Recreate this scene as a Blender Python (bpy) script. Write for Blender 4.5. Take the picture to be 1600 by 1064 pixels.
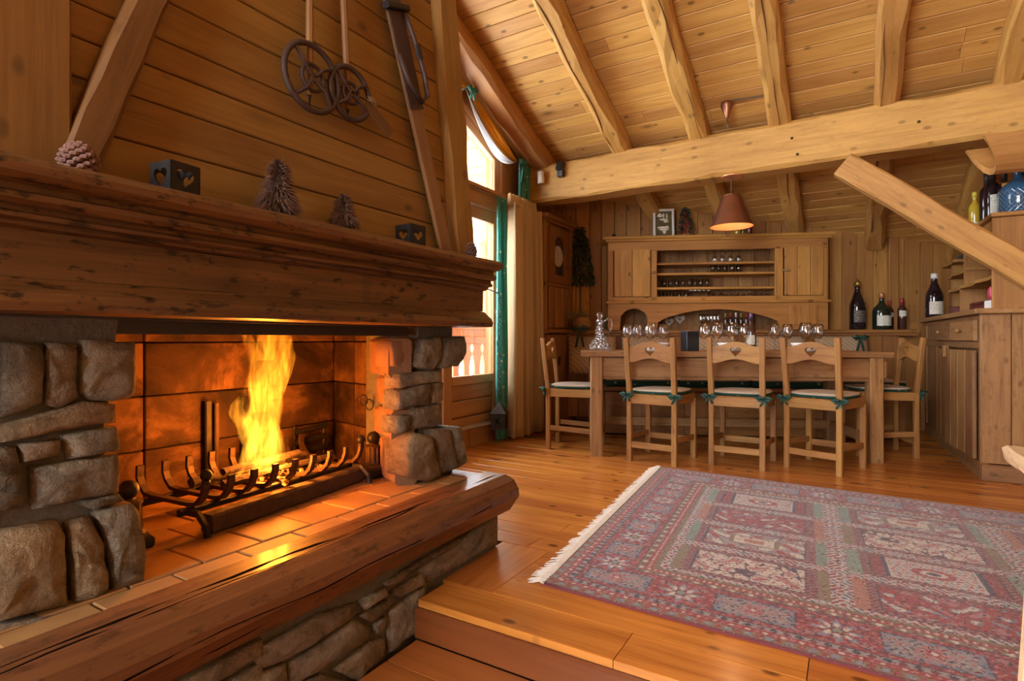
import bpy, bmesh, math, random
import numpy as np
from mathutils import Vector, Matrix, noise
R = random.Random(7)
rad = math.radians
SC = bpy.context.scene
for o in list(bpy.data.objects): bpy.data.objects.remove(o)
COL = SC.collection

# ---------------------------------------------------------------- camera
# room axes: +Y runs along the chimney towards the dining corner, +X along the tie beam, z=0 upper floor
cam = bpy.data.objects.new('camera', bpy.data.cameras.new('camera'))
COL.objects.link(cam)
cam.data.sensor_width = 36.0
cam.data.lens = 870.0 / 1600.0 * 36.0
cam.data.shift_y = -2.0 / 1600.0
cam.data.clip_start = 0.02
cam.location = (0, 0, .85)
cam.rotation_euler = (rad(90), 0, rad(31))
SC.camera = cam

# ---------------------------------------------------------------- world, lights, exposure
SC.view_settings.view_transform = 'Standard'
SC.view_settings.look = 'None'
SC.view_settings.gamma = 1.0
SC.view_settings.use_curve_mapping = False
SC.view_settings.exposure = 0.27
SC.cycles.transparent_max_bounces = 32
world = bpy.data.worlds.new('winter_sky'); SC.world = world
world.use_nodes = True
wn = world.node_tree.nodes
wn['Background'].inputs[0].default_value = (.90, .95, 1.0, 1)
wn['Background'].inputs[1].default_value = 13.0

def daylight(name, loc, rot, sx, sy, energy, col=(1.0, .93, .82)):
    """area lamp standing at a window opening"""
    l = bpy.data.lights.new(name, 'AREA'); l.shape = 'RECTANGLE'
    l.size = sx; l.size_y = sy; l.energy = energy; l.color = col
    o = bpy.data.objects.new(name, l); COL.objects.link(o)
    o.location = loc; o.rotation_euler = rot
    return o
def portal(name, loc, rot, sx, sy):
    o = daylight(name, loc, rot, sx, sy, 1.0); o.data.cycles.is_portal = True
    return o
# gable window beside the chimney (in view), then two area lamps at unseen window openings
portal('window_portal_gable', (-2.75, 3.25, 1.6), (0, rad(-90), 0), 2.6, 2.0)
daylight('fill_window_gable', (-2.9, -1.3, 1.9), (0, rad(-90), 0), 2.6, 1.9, 110)  # fill from the rear left, added at an opening out of view
daylight('fill_window_front', (-1.2, -3.5, 1.9), (rad(90), 0, 0), 2.3, 2.6, 105)  # unseen window behind the viewer, set left so its light misses the hood

# ---------------------------------------------------------------- node helpers
def newmat(name):
    m = bpy.data.materials.new(name); m.use_nodes = True
    nt = m.node_tree; nt.nodes.clear()
    out = nt.nodes.new('ShaderNodeOutputMaterial')
    return m, nt, out
def N(nt, t, **kw):
    n = nt.nodes.new(t)
    for k, v in kw.items(): setattr(n, k, v)
    return n
def L(nt, a, b): nt.links.new(a, b)
def MATH(nt, op, a, b=None, clamp=False):
    n = N(nt, 'ShaderNodeMath', operation=op, use_clamp=clamp)
    for i, v in enumerate((a, b)):
        if v is None: continue
        if isinstance(v, (int, float)): n.inputs[i].default_value = v
        else: L(nt, v, n.inputs[i])
    return n.outputs[0]
def RAMP(nt, fac, stops, interp='LINEAR'):
    n = N(nt, 'ShaderNodeValToRGB'); n.color_ramp.interpolation = interp
    el = n.color_ramp.elements
    while len(el) < len(stops): el.new(.5)
    for e, (p, c) in zip(el, stops):
        e.position = p; e.color = (*c, 1) if len(c) == 3 else c
    L(nt, fac, n.inputs[0]); return n.outputs[0]
def MIX(nt, fac, a, b, mode='MIX'):
    n = N(nt, 'ShaderNodeMix', data_type='RGBA', blend_type=mode)
    for sock, v in ((n.inputs[0], fac), (n.inputs[6], a), (n.inputs[7], b)):
        if isinstance(v, (int, float)): sock.default_value = v
        elif isinstance(v, tuple): sock.default_value = (*v, 1)
        else: L(nt, v, sock)
    return n.outputs[2]
def objcoord(nt, rnd=True, scale=(1, 1, 1)):
    tc = N(nt, 'ShaderNodeTexCoord')
    v = tc.outputs['Object']
    if rnd:
        oi = N(nt, 'ShaderNodeObjectInfo')
        cb = N(nt, 'ShaderNodeCombineXYZ')
        L(nt, MATH(nt, 'MULTIPLY', oi.outputs['Random'], 31.7), cb.inputs[0])
        L(nt, MATH(nt, 'MULTIPLY', oi.outputs['Random'], 17.3), cb.inputs[1])
        L(nt, MATH(nt, 'MULTIPLY', oi.outputs['Random'], 23.1), cb.inputs[2])
        a = N(nt, 'ShaderNodeVectorMath', operation='ADD'); L(nt, v, a.inputs[0]); L(nt, cb.outputs[0], a.inputs[1])
        v = a.outputs[0]
    mp = N(nt, 'ShaderNodeMapping'); mp.inputs['Scale'].default_value = scale
    L(nt, v, mp.inputs[0]); return mp.outputs[0], v
def NOISE(nt, vec, scale=1.0, detail=4.0, rough=.55, dist=0.0):
    n = N(nt, 'ShaderNodeTexNoise'); n.inputs['Scale'].default_value = scale
    n.inputs['Detail'].default_value = detail; n.inputs['Roughness'].default_value = rough
    n.inputs['Distortion'].default_value = dist
    L(nt, vec, n.inputs['Vector']); return n.outputs[0]
def MAPV(nt, v, scale):
    mp = N(nt, 'ShaderNodeMapping'); mp.inputs['Scale'].default_value = scale
    L(nt, v, mp.inputs[0]); return mp.outputs[0]
def BSDF(nt, out, col, rough=.6, metal=0, bump=None, bstr=.3, bdist=.01, spec=.5, coat=0, trans=0, emis=None, estr=0):
    b = N(nt, 'ShaderNodeBsdfPrincipled')
    for k, v in (('Base Color', col), ('Roughness', rough)):
        if isinstance(v, tuple): b.inputs[k].default_value = (*v, 1)
        elif isinstance(v, (int, float)): b.inputs[k].default_value = v
        else: L(nt, v, b.inputs[k])
    b.inputs['Metallic'].default_value = metal
    b.inputs['Specular IOR Level'].default_value = spec
    b.inputs['Coat Weight'].default_value = coat
    b.inputs['Coat Roughness'].default_value = .15
    b.inputs['Transmission Weight'].default_value = trans
    if emis is not None:
        b.inputs['Emission Color'].default_value = (*emis, 1); b.inputs['Emission Strength'].default_value = estr
    if bump is not None:
        n = N(nt, 'ShaderNodeBump'); n.inputs['Strength'].default_value = bstr; n.inputs['Distance'].default_value = bdist
        L(nt, bump, n.inputs['Height']); L(nt, n.outputs[0], b.inputs['Normal'])
    L(nt, b.outputs[0], out.inputs[0]); return b

_W = {}
def wood(name, light, dark, axis='x', rough=.55, knots=.5, var=.25, grain=1.0, spots=0.0, bstr=.25, coat=0, spec=.35):
    """wood with stretched grain along an object axis, knots and a tone of its own for each board"""
    key = name + axis
    if key in _W: return _W[key]
    m, nt, out = newmat(key)
    ax = 'xyz'.index(axis)
    def S(along, across):
        s = [across] * 3; s[ax] = along; return tuple(s)
    v1, v0 = objcoord(nt, True, S(1.1 * grain, 13 * grain))
    g1 = NOISE(nt, v1, 1.0, 5, .6, 1.3)
    g2 = NOISE(nt, MAPV(nt, v0, S(4, 110)), 1.0, 3, .6, .2)
    blot = NOISE(nt, MAPV(nt, v0, S(1.5, 4)), 1.0, 2, .5)
    vo = N(nt, 'ShaderNodeTexVoronoi'); vo.inputs['Scale'].default_value = 1.0; vo.inputs['Randomness'].default_value = 1.0
    def S2(al, ac):
        s = [ac, ac, .6]; s[ax] = al
        if ax == 2: s[1] = .6
        return tuple(s)
    L(nt, MAPV(nt, v0, S2(2.4, 6.5)), vo.inputs['Vector'])
    kn = RAMP(nt, vo.outputs['Distance'], [(.0, (1, 1, 1)), (.07, (.8, .8, .8)), (.14, (.25, .25, .25)), (.22, (0, 0, 0))])
    ksel = MATH(nt, 'GREATER_THAN', N(nt, 'ShaderNodeSeparateColor').outputs[0], .62)
    sepc = [n for n in nt.nodes if n.bl_idname == 'ShaderNodeSeparateColor'][-1]
    L(nt, vo.outputs['Color'], sepc.inputs[0])
    kn = MATH(nt, 'MULTIPLY', MATH(nt, 'MULTIPLY', kn, ksel), knots)
    vo2 = N(nt, 'ShaderNodeTexVoronoi'); vo2.inputs['Scale'].default_value = 1.0
    L(nt, MAPV(nt, v0, S2(7.5, 14)), vo2.inputs['Vector'])
    sep2 = N(nt, 'ShaderNodeSeparateColor'); L(nt, vo2.outputs['Color'], sep2.inputs[0])
    kn2 = RAMP(nt, vo2.outputs['Distance'], [(.0, (1, 1, 1)), (.13, (.8, .8, .8)), (.22, (0, 0, 0))])
    kn2 = MATH(nt, 'MULTIPLY', MATH(nt, 'MULTIPLY', kn2, MATH(nt, 'GREATER_THAN', sep2.outputs[0], .60)), min(1, knots * 1.1))
    kn = MATH(nt, 'MAXIMUM', kn, kn2)
    g3 = NOISE(nt, MAPV(nt, v0, S(2.2, 42)), 1.0, 4, .65, .6)
    f = MATH(nt, 'ADD', MATH(nt, 'MULTIPLY', g1, .55), MATH(nt, 'ADD', MATH(nt, 'MULTIPLY', g2, .25), MATH(nt, 'MULTIPLY', g3, .30)))
    col = RAMP(nt, f, [(.36, tuple(c * .85 for c in dark)), (.47, tuple(.55 * a + .45 * b for a, b in zip(dark, light))), (.60, light), (.78, tuple(min(1, c * 1.12) for c in light))])
    col = MIX(nt, MATH(nt, 'MULTIPLY', RAMP(nt, blot, [(.45, (0, 0, 0)), (.7, (1, 1, 1))]), .35), col, dark)
    col = MIX(nt, kn, col, tuple(c * .32 for c in dark))
    if spots > 0:
        sp = NOISE(nt, MAPV(nt, v0, S(16, 38)), 1.0, 4, .7)
        spm = RAMP(nt, sp, [(.55, (0, 0, 0)), (.64, (1, 1, 1))])
        col = MIX(nt, MATH(nt, 'MULTIPLY', spm, spots), col, tuple(c * .18 for c in dark))
    oi = N(nt, 'ShaderNodeObjectInfo')
    hs = N(nt, 'ShaderNodeHueSaturation')
    L(nt, MATH(nt, 'ADD', MATH(nt, 'MULTIPLY', oi.outputs['Random'], var), 1 - var / 2), hs.inputs['Value'])
    L(nt, MATH(nt, 'ADD', MATH(nt, 'MULTIPLY', oi.outputs['Random'], .012), .494), hs.inputs['Hue'])
    L(nt, col, hs.inputs['Color'])
    BSDF(nt, out, hs.outputs[0], rough, 0, f, bstr, .006, spec, coat)
    _W[key] = m; return m

def plain(name, col, rough=.5, metal=0, nscale=0, namt=.2, bstr=0, spec=.5, coat=0):
    m, nt, out = newmat(name)
    if nscale:
        v, _ = objcoord(nt, True, (nscale,) * 3)
        n = NOISE(nt, v, 1, 4, .6)
        c = MIX(nt, n, tuple(x * (1 - namt) for x in col), tuple(min(1, x * (1 + namt)) for x in col))
        BSDF(nt, out, c, rough, metal, n if bstr else None, bstr, .01, spec, coat)
    else: BSDF(nt, out, col, rough, metal, None, 0, 0, spec, coat)
    return m
def stone_mat(name, a, b, c):
    m, nt, out = newmat(name)
    v, v0 = objcoord(nt, True, (7,) * 3)
    n1 = NOISE(nt, v, 1, 8, .7, .9); n2 = NOISE(nt, MAPV(nt, v0, (45,) * 3), 1, 5, .7)
    n3 = NOISE(nt, MAPV(nt, v0, (3,) * 3), 1, 2, .5)
    col = RAMP(nt, n1, [(.34, a), (.5, b), (.64, c)])
    col = MIX(nt, MATH(nt, 'MULTIPLY', RAMP(nt, n3, [(.45, (0, 0, 0)), (.65, (1, 1, 1))]), .45), col, (.20, .105, .045))
    col = MIX(nt, MATH(nt, 'MULTIPLY', RAMP(nt, n2, [(.5, (0, 0, 0)), (.75, (1, 1, 1))]), .55), col, tuple(x * .35 for x in a))
    oi = N(nt, 'ShaderNodeObjectInfo'); hs = N(nt, 'ShaderNodeHueSaturation')
    L(nt, MATH(nt, 'ADD', MATH(nt, 'MULTIPLY', oi.outputs['Random'], .5), .75), hs.inputs['Value']); L(nt, col, hs.inputs['Color'])
    h = MATH(nt, 'ADD', n1, MATH(nt, 'MULTIPLY', n2, .5))
    BSDF(nt, out, hs.outputs[0], .85, 0, h, 1.0, .03, .25)
    return m
def thin_glass(name, tint=(1, 1, 1), ior=1.35, refl=1.0, power=4.0):
    m, nt, out = newmat(name)
    t = N(nt, 'ShaderNodeBsdfTransparent'); t.inputs[0].default_value = (*tint, 1)
    g = N(nt, 'ShaderNodeBsdfGlossy'); g.inputs['Roughness'].default_value = .02
    lw = N(nt, 'ShaderNodeLayerWeight'); lw.inputs[0].default_value = .5
    f0 = ((ior - 1) / (ior + 1)) ** 2
    fr = MATH(nt, 'ADD', MATH(nt, 'MULTIPLY', MATH(nt, 'POWER', lw.outputs['Facing'], power), 1 - f0), f0)   # Schlick
    mx = N(nt, 'ShaderNodeMixShader')
    L(nt, MATH(nt, 'MULTIPLY', fr, refl, True), mx.inputs[0]); L(nt, t.outputs[0], mx.inputs[1]); L(nt, g.outputs[0], mx.inputs[2])
    L(nt, mx.outputs[0], out.inputs[0]); return m

# ---------------------------------------------------------------- palette
PINE = lambda ax='x': wood('ceiling_pine', (.64, .36, .105), (.44, .21, .05), ax, .5, .8, .3)
BEAM = lambda ax='x': wood('hewn_beam', (.56, .305, .086), (.36, .17, .042), ax, .6, .55, .16, .8, .12, .5)
WALLW = lambda ax='x': wood('wall_pine', (.43, .21, .06), (.26, .112, .03), ax, .55, .7, .3)
FLOORW = lambda ax='x': wood('floor_larch', (.56, .21, .040), (.33, .10, .017), ax, .24, .9, .3, .8, 0, .06, .15, .5)
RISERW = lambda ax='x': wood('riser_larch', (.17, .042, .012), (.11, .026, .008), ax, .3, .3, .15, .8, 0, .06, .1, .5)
HUTCHW = lambda ax='x': wood('hutch_pine', (.46, .225, .058), (.26, .11, .027), ax, .5, .7, .25)
CHAIRW = lambda ax='x': wood('chair_spruce', (.37, .178, .050), (.19, .08, .022), ax, .5, .35, .25, 1.2, .12)
OLDW = lambda ax='x': wood('aged_larch', (.34, .175, .068), (.17, .08, .03), ax, .6, .5, .35, 1.2, .25)
HOODW = lambda ax='x': wood('hood_pine', (.27, .138, .032), (.175, .082, .018), ax, .55, .6, .2)
MANTW = lambda ax='x': wood('mantel_walnut', (.17, .074, .022), (.048, .018, .006), ax, .45, .3, .1, .9, .9, .8, .1)
HEARW = lambda ax='x': wood('hearth_oak', (.19, .078, .024), (.055, .02, .007), ax, .5, .4, .1, .8, .5, .5, .15)
CLOCKW = lambda ax='x': wood('clock_larch', (.34, .155, .05), (.19, .075, .025), ax, .4, .4, .2)
DOORW = lambda ax='x': wood('door_larch', (.46, .235, .10), (.32, .15, .06), ax, .45, .4, .15)
STONE = stone_mat('grey_stone', (.10, .083, .058), (.22, .185, .135), (.34, .30, .23))
STONEW = stone_mat('ochre_stone', (.13, .085, .045), (.26, .18, .10), (.33, .26, .16))
MORTAR = plain('mortar', (.13, .12, .10), .95, 0, 60, .35, .6, .1)
IRON = plain('black_iron', (.035, .03, .028), .5, .7, 40, .4, .2)
RUSTY = plain('rusty_iron', (.075, .042, .028), .6, .5, 50, .5, .3)
STEEL = plain('lintel_steel', (.06, .05, .05), .4, .8, 20, .2, .1)
BRASS = plain('bronze', (.30, .15, .06), .35, .9)
COPPER = plain('copper', (.30, .13, .075), .38, .85, 12, .3)
COPPER_IN = plain('copper_inside', (.85, .42, .20), .35, .6)
CHAR = plain('charred_wood', (.06, .035, .025), .9, 0, 30, .6, .8)
SOOT, _nt, _out = newmat('sooty_plate')
_v, _v0 = objcoord(_nt, True, (3.2, 3.2, 3.2)); _n1 = NOISE(_nt, _v, 1, 6, .62, .8); _n2 = NOISE(_nt, MAPV(_nt, _v0, (40,) * 3), 1, 4, .6)
_c = RAMP(_nt, _n1, [(.36, (.016, .009, .006)), (.50, (.075, .036, .018)), (.62, (.22, .11, .05))])
BSDF(_nt, _out, MIX(_nt, MATH(_nt, 'MULTIPLY', _n2, .5), _c, (.03, .015, .01)), .85, 0, _n2, .5, .01, .2)
BRICK = plain('fire_brick', (.22, .11, .05), .85, 0, 14, .4, .5)
TILE = plain('terracotta', (.34, .175, .060), .6, 0, 10, .35, .25)
GLASS = thin_glass('clear_glass', (.96, .97, .97), 1.5, 2.2, 2.6)
PANE = thin_glass('window_glass', (1, 1, 1), 1.3)
WHITE = plain('white_glaze', (.80, .80, .78), .25)
OFFW = plain('white_plastic', (.72, .70, .66), .5)
BLACK = plain('black_plastic', (.02, .02, .024), .35)
BEIGE = plain('beige_curtain', (.62, .47, .28), .85, 0, 30, .08, .1, .2)
GREENC = plain('green_cloth', (.03, .14, .10), .7, 0, 30, .25, .2, .3)
RIBBON = plain('green_ribbon', (.035, .12, .095), .6, 0, 40, .25, .2, .3)
CUSH = plain('cream_cushion', (.50, .42, .34), .9, 0, 40, .1, .1, .2)
PURE = plain('sheer_white', (.86, .87, .88), .8)
# ---------------------------------------------------------------- geometry helpers
def tag(o, label=None, cat=None, group=None, kind=None):
    if label: o['label'] = label
    if cat: o['category'] = cat
    if group: o['group'] = group
    if kind: o['kind'] = kind
    return o
def empty(name, loc=(0, 0, 0), rz=0, label=None, cat=None, group=None, parent=None, kind=None):
    o = bpy.data.objects.new(name, None); COL.objects.link(o)
    o.empty_display_size = .05
    o.location = loc; o.rotation_euler = (0, 0, rz)
    if parent: o.parent = parent
    return tag(o, label, cat, group, kind)
def copy_tree(o, parent=None):
    c = o.copy(); COL.objects.link(c); c.parent = parent
    for ch in list(o.children): copy_tree(ch, c)
    return c
def link_mesh(name, verts, faces, mat, parent=None, M=None, smooth=False, fix=True, bev=0, bseg=1):
    me = bpy.data.meshes.new(name)
    me.from_pydata([tuple(v) for v in verts], [], faces)
    if fix or bev:
        bm = bmesh.new(); bm.from_mesh(me)
        bmesh.ops.recalc_face_normals(bm, faces=bm.faces)
        if bev:
            ed = [e for e in bm.edges if len(e.link_faces) == 2 and e.calc_face_angle(0) > .5]
            bmesh.ops.bevel(bm, geom=ed, offset=bev, segments=bseg, affect='EDGES', clamp_overlap=True)
        bm.to_mesh(me); bm.free()
    if smooth:
        me.polygons.foreach_set('use_smooth', [True] * len(me.polygons))
    mats = mat if isinstance(mat, (list, tuple)) else [mat]
    for m in mats: me.materials.append(m)
    o = bpy.data.objects.new(name, me); COL.objects.link(o)
    if parent: o.parent = parent
    if M is not None: o.matrix_basis = M
    return o
class G:
    """collects shapes for ONE mesh"""
    def __init__(s): s.v = []; s.f = []
    def add(s, v, f):
        n = len(s.v); s.v += [tuple(p) for p in v]; s.f += [tuple(i + n for i in q) for q in f]; return s
    def box(s, x0, x1, y0, y1, z0, z1):
        v = [(x, y, z) for z in (z0, z1) for y in (y0, y1) for x in (x0, x1)]
        return s.add(v, [(0, 1, 3, 2), (4, 6, 7, 5), (0, 4, 5, 1), (2, 3, 7, 6), (0, 2, 6, 4), (1, 5, 7, 3)])
    def prism(s, poly, axis, a, b):
        def P(q, t):
            return {'x': (t, q[0], q[1]), 'y': (q[0], t, q[1]), 'z': (q[0], q[1], t)}[axis]
        n = len(poly)
        v = [P(q, a) for q in poly] + [P(q, b) for q in poly]
        f = [tuple(range(n)), tuple(range(2 * n - 1, n - 1, -1))] + [(i, (i + 1) % n, (i + 1) % n + n, i + n) for i in range(n)]
        return s.add(v, f)
    def lathe(s, prof, n=16, at=(0, 0, 0), sx=1, sy=1):
        v = []; f = []
        for r, z in prof:
            for k in range(n):
                a = 2 * math.pi * k / n
                v.append((at[0] + max(r, 1e-4) * math.cos(a) * sx, at[1] + max(r, 1e-4) * math.sin(a) * sy, at[2] + z))
        for i in range(len(prof) - 1):
            for k in range(n):
                k2 = (k + 1) % n
                f.append((i * n + k, i * n + k2, (i + 1) * n + k2, (i + 1) * n + k))
        if prof[0][0] < .9 and prof[0] != prof[-1]:
            f.append(tuple(range(n - 1, -1, -1))); f.append(tuple(range((len(prof) - 1) * n, len(prof) * n)))
        return s.add(v, f)
    def tube(s, pts, r, n=6, cap=True):
        pts = [Vector(p) for p in pts]; rr = r if isinstance(r, (list, tuple)) else [r] * len(pts)
        v = []; f = []; up = None
        for i, p in enumerate(pts):
            t = (pts[min(i + 1, len(pts) - 1)] - pts[max(i - 1, 0)])
            t = t.normalized() if t.length > 1e-9 else Vector((0, 0, 1))
            if up is None:
                up = Vector((0, 0, 1)) if abs(t.z) < .9 else Vector((1, 0, 0))
            x = up.cross(t); x = x.normalized() if x.length > 1e-6 else Vector((1, 0, 0))
            y = t.cross(x); up = y
            for k in range(n):
                a = 2 * math.pi * k / n
                v.append(p + x * math.cos(a) * rr[i] + y * math.sin(a) * rr[i])
        for i in range(len(pts) - 1):
            for k in range(n):
                k2 = (k + 1) % n
                f.append((i * n + k, i * n + k2, (i + 1) * n + k2, (i + 1) * n + k))
        if cap:
            f.append(tuple(range(n - 1, -1, -1))); f.append(tuple(range((len(pts) - 1) * n, len(pts) * n)))
        return s.add(v, f)
    def sphere(s, c, r, n=12, m=8, sq=(1, 1, 1)):
        prof = [(r * math.sin(math.pi * i / m), -r * math.cos(math.pi * i / m)) for i in range(m + 1)]
        k0 = len(s.v); s.lathe(prof, n)
        for i in range(k0, len(s.v)):
            x, y, z = s.v[i]; s.v[i] = (c[0] + x * sq[0], c[1] + y * sq[1], c[2] + z * sq[2])
        return s
    def obj(s, name, mat, parent=None, loc=(0, 0, 0), rot=(0, 0, 0), smooth=False, bev=0, M=None, bseg=1):
        o = link_mesh(name, s.v, s.f, mat, parent, M, smooth, True, bev, bseg)
        if M is None: o.location = loc; o.rotation_euler = rot
        return o
def timber(name, p0, p1, w, t, mat, parent=None, up=(0, 0, 1), ch=.004, rough=0, nseg=1, taper=1.0, label=None, cat=None):
    """a squared piece of wood from p0 to p1; local x = grain, y = width w, z = thickness t"""
    p0 = Vector(p0); p1 = Vector(p1); X = (p1 - p0); ln = X.length; X.normalize()
    Z = Vector(up); Z = (Z - X * Z.dot(X)).normalized(); Y = Z.cross(X)
    v = []; f = []; seed = R.random() * 100
    for i in range(nseg + 1):
        s = i / nseg; k = 1 + (taper - 1) * s
        c = min(ch * (1 if not rough else R.uniform(.6, 1.7)), w * .4, t * .4)
        hw, ht = w / 2 * k, t / 2 * k
        ring = [(-hw + c, -ht), (hw - c, -ht), (hw, -ht + c), (hw, ht - c), (hw - c, ht), (-hw + c, ht), (-hw, ht - c), (-hw, -ht + c)]
        dy = rough * noise.noise((seed, s * ln * 2.3, 0)) * 1.4; dz = rough * noise.noise((seed, s * ln * 2.1, 9)) * 1.2
        for q, (y, z) in enumerate(ring):
            if rough:
                y += rough * noise.noise((seed + q * 3.1, s * ln * 5, 3)); z += rough * noise.noise((seed + q * 2.7, s * ln * 5, 7))
            v.append((s * ln, y + dy, z + dz))
    for i in range(nseg):
        for q in range(8):
            q2 = (q + 1) % 8
            f.append((i * 8 + q, i * 8 + q2, i * 8 + 8 + q2, i * 8 + 8 + q))
    f.append(tuple(range(7, -1, -1))); f.append(tuple(range(nseg * 8, nseg * 8 + 8)))
    M = Matrix((X, Y, Z)).transposed().to_4x4(); M.translation = p0
    o = link_mesh(name, v, f, mat, parent, M)
    return tag(o, label, cat)
def ray_poly(poly, c, a, first=False):
    d = (math.cos(a), math.sin(a)); best = None
    for i in range(len(poly)):
        p, q = poly[i], poly[(i + 1) % len(poly)]
        ex, ey = q[0] - p[0], q[1] - p[1]
        den = d[0] * ey - d[1] * ex
        if abs(den) < 1e-12: continue
        t = ((p[0] - c[0]) * ey - (p[1] - c[1]) * ex) / den
        u = ((p[0] - c[0]) * d[1] - (p[1] - c[1]) * d[0]) / den
        if t > 1e-9 and -1e-6 <= u <= 1 + 1e-6:
            best = t if best is None else (min(best, t) if first else max(best, t))
    return best or .001
def ring_plate(outer, hole, c, axis, a, b, bend=None):
    """plate with a hole, both outlines star-shaped about c"""
    ang = sorted(set([round(math.atan2(p[1] - c[1], p[0] - c[0]), 5) for p in outer + hole] + [round(-math.pi + 2 * math.pi * k / 48, 5) for k in range(48)]))
    n = len(ang); o = []; h = []
    for t in ang:
        ro = ray_poly(outer, c, t); rh = min(ray_poly(hole, c, t), ro * .97)
        o.append((c[0] + ro * math.cos(t), c[1] + ro * math.sin(t))); h.append((c[0] + rh * math.cos(t), c[1] + rh * math.sin(t)))
    def P(q, t):
        if bend: t = t + bend(q[0])
        return {'x': (t, q[0], q[1]), 'y': (q[0], t, q[1]), 'z': (q[0], q[1], t)}[axis]
    v = [P(q, a) for q in o] + [P(q, a) for q in h] + [P(q, b) for q in o] + [P(q, b) for q in h]
    f = []
    for i in range(n):
        j = (i + 1) % n
        f += [(i, j, n + j, n + i), (2 * n + i, 3 * n + i, 3 * n + j, 2 * n + j), (i, 2 * n + i, 2 * n + j, j), (n + i, n + j, 3 * n + j, 3 * n + i)]
    return G().add(v, f)
def heart(cx, cz, s, n=28):
    pts = []
    for k in range(n):
        t = 2 * math.pi * k / n
        x = 16 * math.sin(t) ** 3; y = 13 * math.cos(t) - 5 * math.cos(2 * t) - 2 * math.cos(3 * t) - math.cos(4 * t)
        pts.append((cx + s * x / 17, cz + s * (y + 2) / 17))
    return pts
# ---------------------------------------------------------------- room constants
ROOF0, SLOPE = 2.50, .40
def roofz(y): return ROOF0 - SLOPE * (y - 4.57)
WA = rad(24); OX, OY = -2.038, 5.250
U = (math.cos(WA), math.sin(WA)); NV = (math.sin(WA), -math.cos(WA))
def W(a, d, z=0): return (OX + U[0] * a + NV[0] * d, OY + U[1] * a + NV[1] * d, z)
GX = -2.57

# ---------------------------------------------------------------- floor
fl = G().box(GX, 3.2, 1.42, 7.8, -.20, -.022).obj('floor', plain('floor_base', (.05, .022, .01), .9)); tag(fl, kind='structure')
rows = []; y = 1.40
wid = [.165]
while y < 6.9:
    w = wid.pop() if wid else R.choice((.12, .13, .14, .15))
    rows.append((y, w)); y += w
for i, (y, w) in enumerate(rows):
    x = -1.2 if y < 1.86 else GX
    xe = 3.15
    if i == 0: cuts = [-.53, 1.1]
    else:
        cuts = []; t = x + R.uniform(.5, 2.2)
        while t < xe - .5: cuts.append(t); t += R.uniform(1.3, 2.4)
    if 1.5 < y < 1.86: x = -1.02           # boards stop at the border beside the hearth
    xs = [x] + [c for c in cuts if c > x + .2] + [xe]
    for a, b in zip(xs, xs[1:]):
        timber('plank', (a + .0012, y + w / 2, -.012), (b - .0012, y + w / 2, -.012), w - .003, .024, FLOORW(), fl, ch=.0015)
yb = rows[0][1] + 1.40
timber('border_plank', (-1.13, yb + .001, -.012), (-1.13, min(r_[0] for r_ in rows if r_[0] >= 1.86) - .001, -.012), .217, .024, FLOORW(), fl, ch=.0015)
# step down to the sitting area
LOWW_SHADED = lambda ax='x': wood('lower_larch_shaded', (.36, .115, .026), (.22, .06, .014), ax, .3, .7, .25, .8, 0, .06, .1, .5)  # same larch as the upper floor, shade of the lower level mixed into its colour
low = G().box(GX, 3.2, -3.3, 1.42, -.30, -.144).obj('floor_lower', plain('floor_base_low', (.05, .022, .01), .9)); tag(low, kind='structure')
y = 1.385
while y > -1.2:
    w = R.choice((.13, .14, .15)); x = -1.19; xe = 3.15
    cuts = [x, R.uniform(-.2, .4), R.uniform(1.2, 2.2), xe]
    for a, b in zip(cuts, cuts[1:]):
        timber('plank', (a + .001, y - w / 2, -.132), (b - .001, y - w / 2, -.132), w - .003, .024, LOWW_SHADED(), low, ch=.0015)
    y -= w
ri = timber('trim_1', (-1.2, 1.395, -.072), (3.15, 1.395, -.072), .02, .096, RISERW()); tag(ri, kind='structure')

# ---------------------------------------------------------------- ceiling with boards and rafters
nrm = Vector((0, SLOPE, 1)).normalized(); sl = Vector((0, 1, -SLOPE)).normalized()
g = G()
yr = -1.0
g.add([(-4.0, 8.2, roofz(8.2) + .03), (3.3, 8.2, roofz(8.2) + .03), (3.3, yr, roofz(yr) + .03), (-4.0, yr, roofz(yr) + .03),
       (-4.0, 8.2, roofz(8.2) + .15), (3.3, 8.2, roofz(8.2) + .15), (3.3, yr, roofz(yr) + .15), (-4.0, yr, roofz(yr) + .15),
       (-4.0, -3.6, roofz(yr) - 1.0), (3.3, -3.6, roofz(yr) - 1.0), (3.3, -3.6, roofz(yr) - .9), (-4.0, -3.6, roofz(yr) - .9)],
      [(0, 1, 2, 3), (4, 7, 6, 5), (0, 4, 5, 1), (0, 3, 7, 4), (1, 5, 6, 2), (3, 2, 9, 8), (7, 11, 10, 6), (8, 9, 10, 11), (3, 8, 11, 7), (2, 6, 10, 9)])
ce = g.obj('ceiling', plain('ceiling_base', (.30, .15, .05), .8)); tag(ce, kind='structure')
s = 0.0; p_start = Vector((0, 1.2, roofz(1.2)))
while True:
    w = R.choice((.115, .125, .135))
    m = p_start + sl * (s + w / 2)
    if m.y > 7.3: break
    xs = [-3.98, R.uniform(-2.2, -.2), R.uniform(.2, 1.6), 3.25]
    for a, b in zip(xs, xs[1:]):
        timber('ceiling_board', Vector((a + .001, m.y, m.z)) + nrm * .012, Vector((b - .001, m.y, m.z)) + nrm * .012, w - .005, .024, PINE(), ce, up=nrm, ch=.004)
    s += w
RX = [-2.37, -1.626, -.992, -.416, .227, .855, 1.5, 2.15, 2.8]
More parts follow.
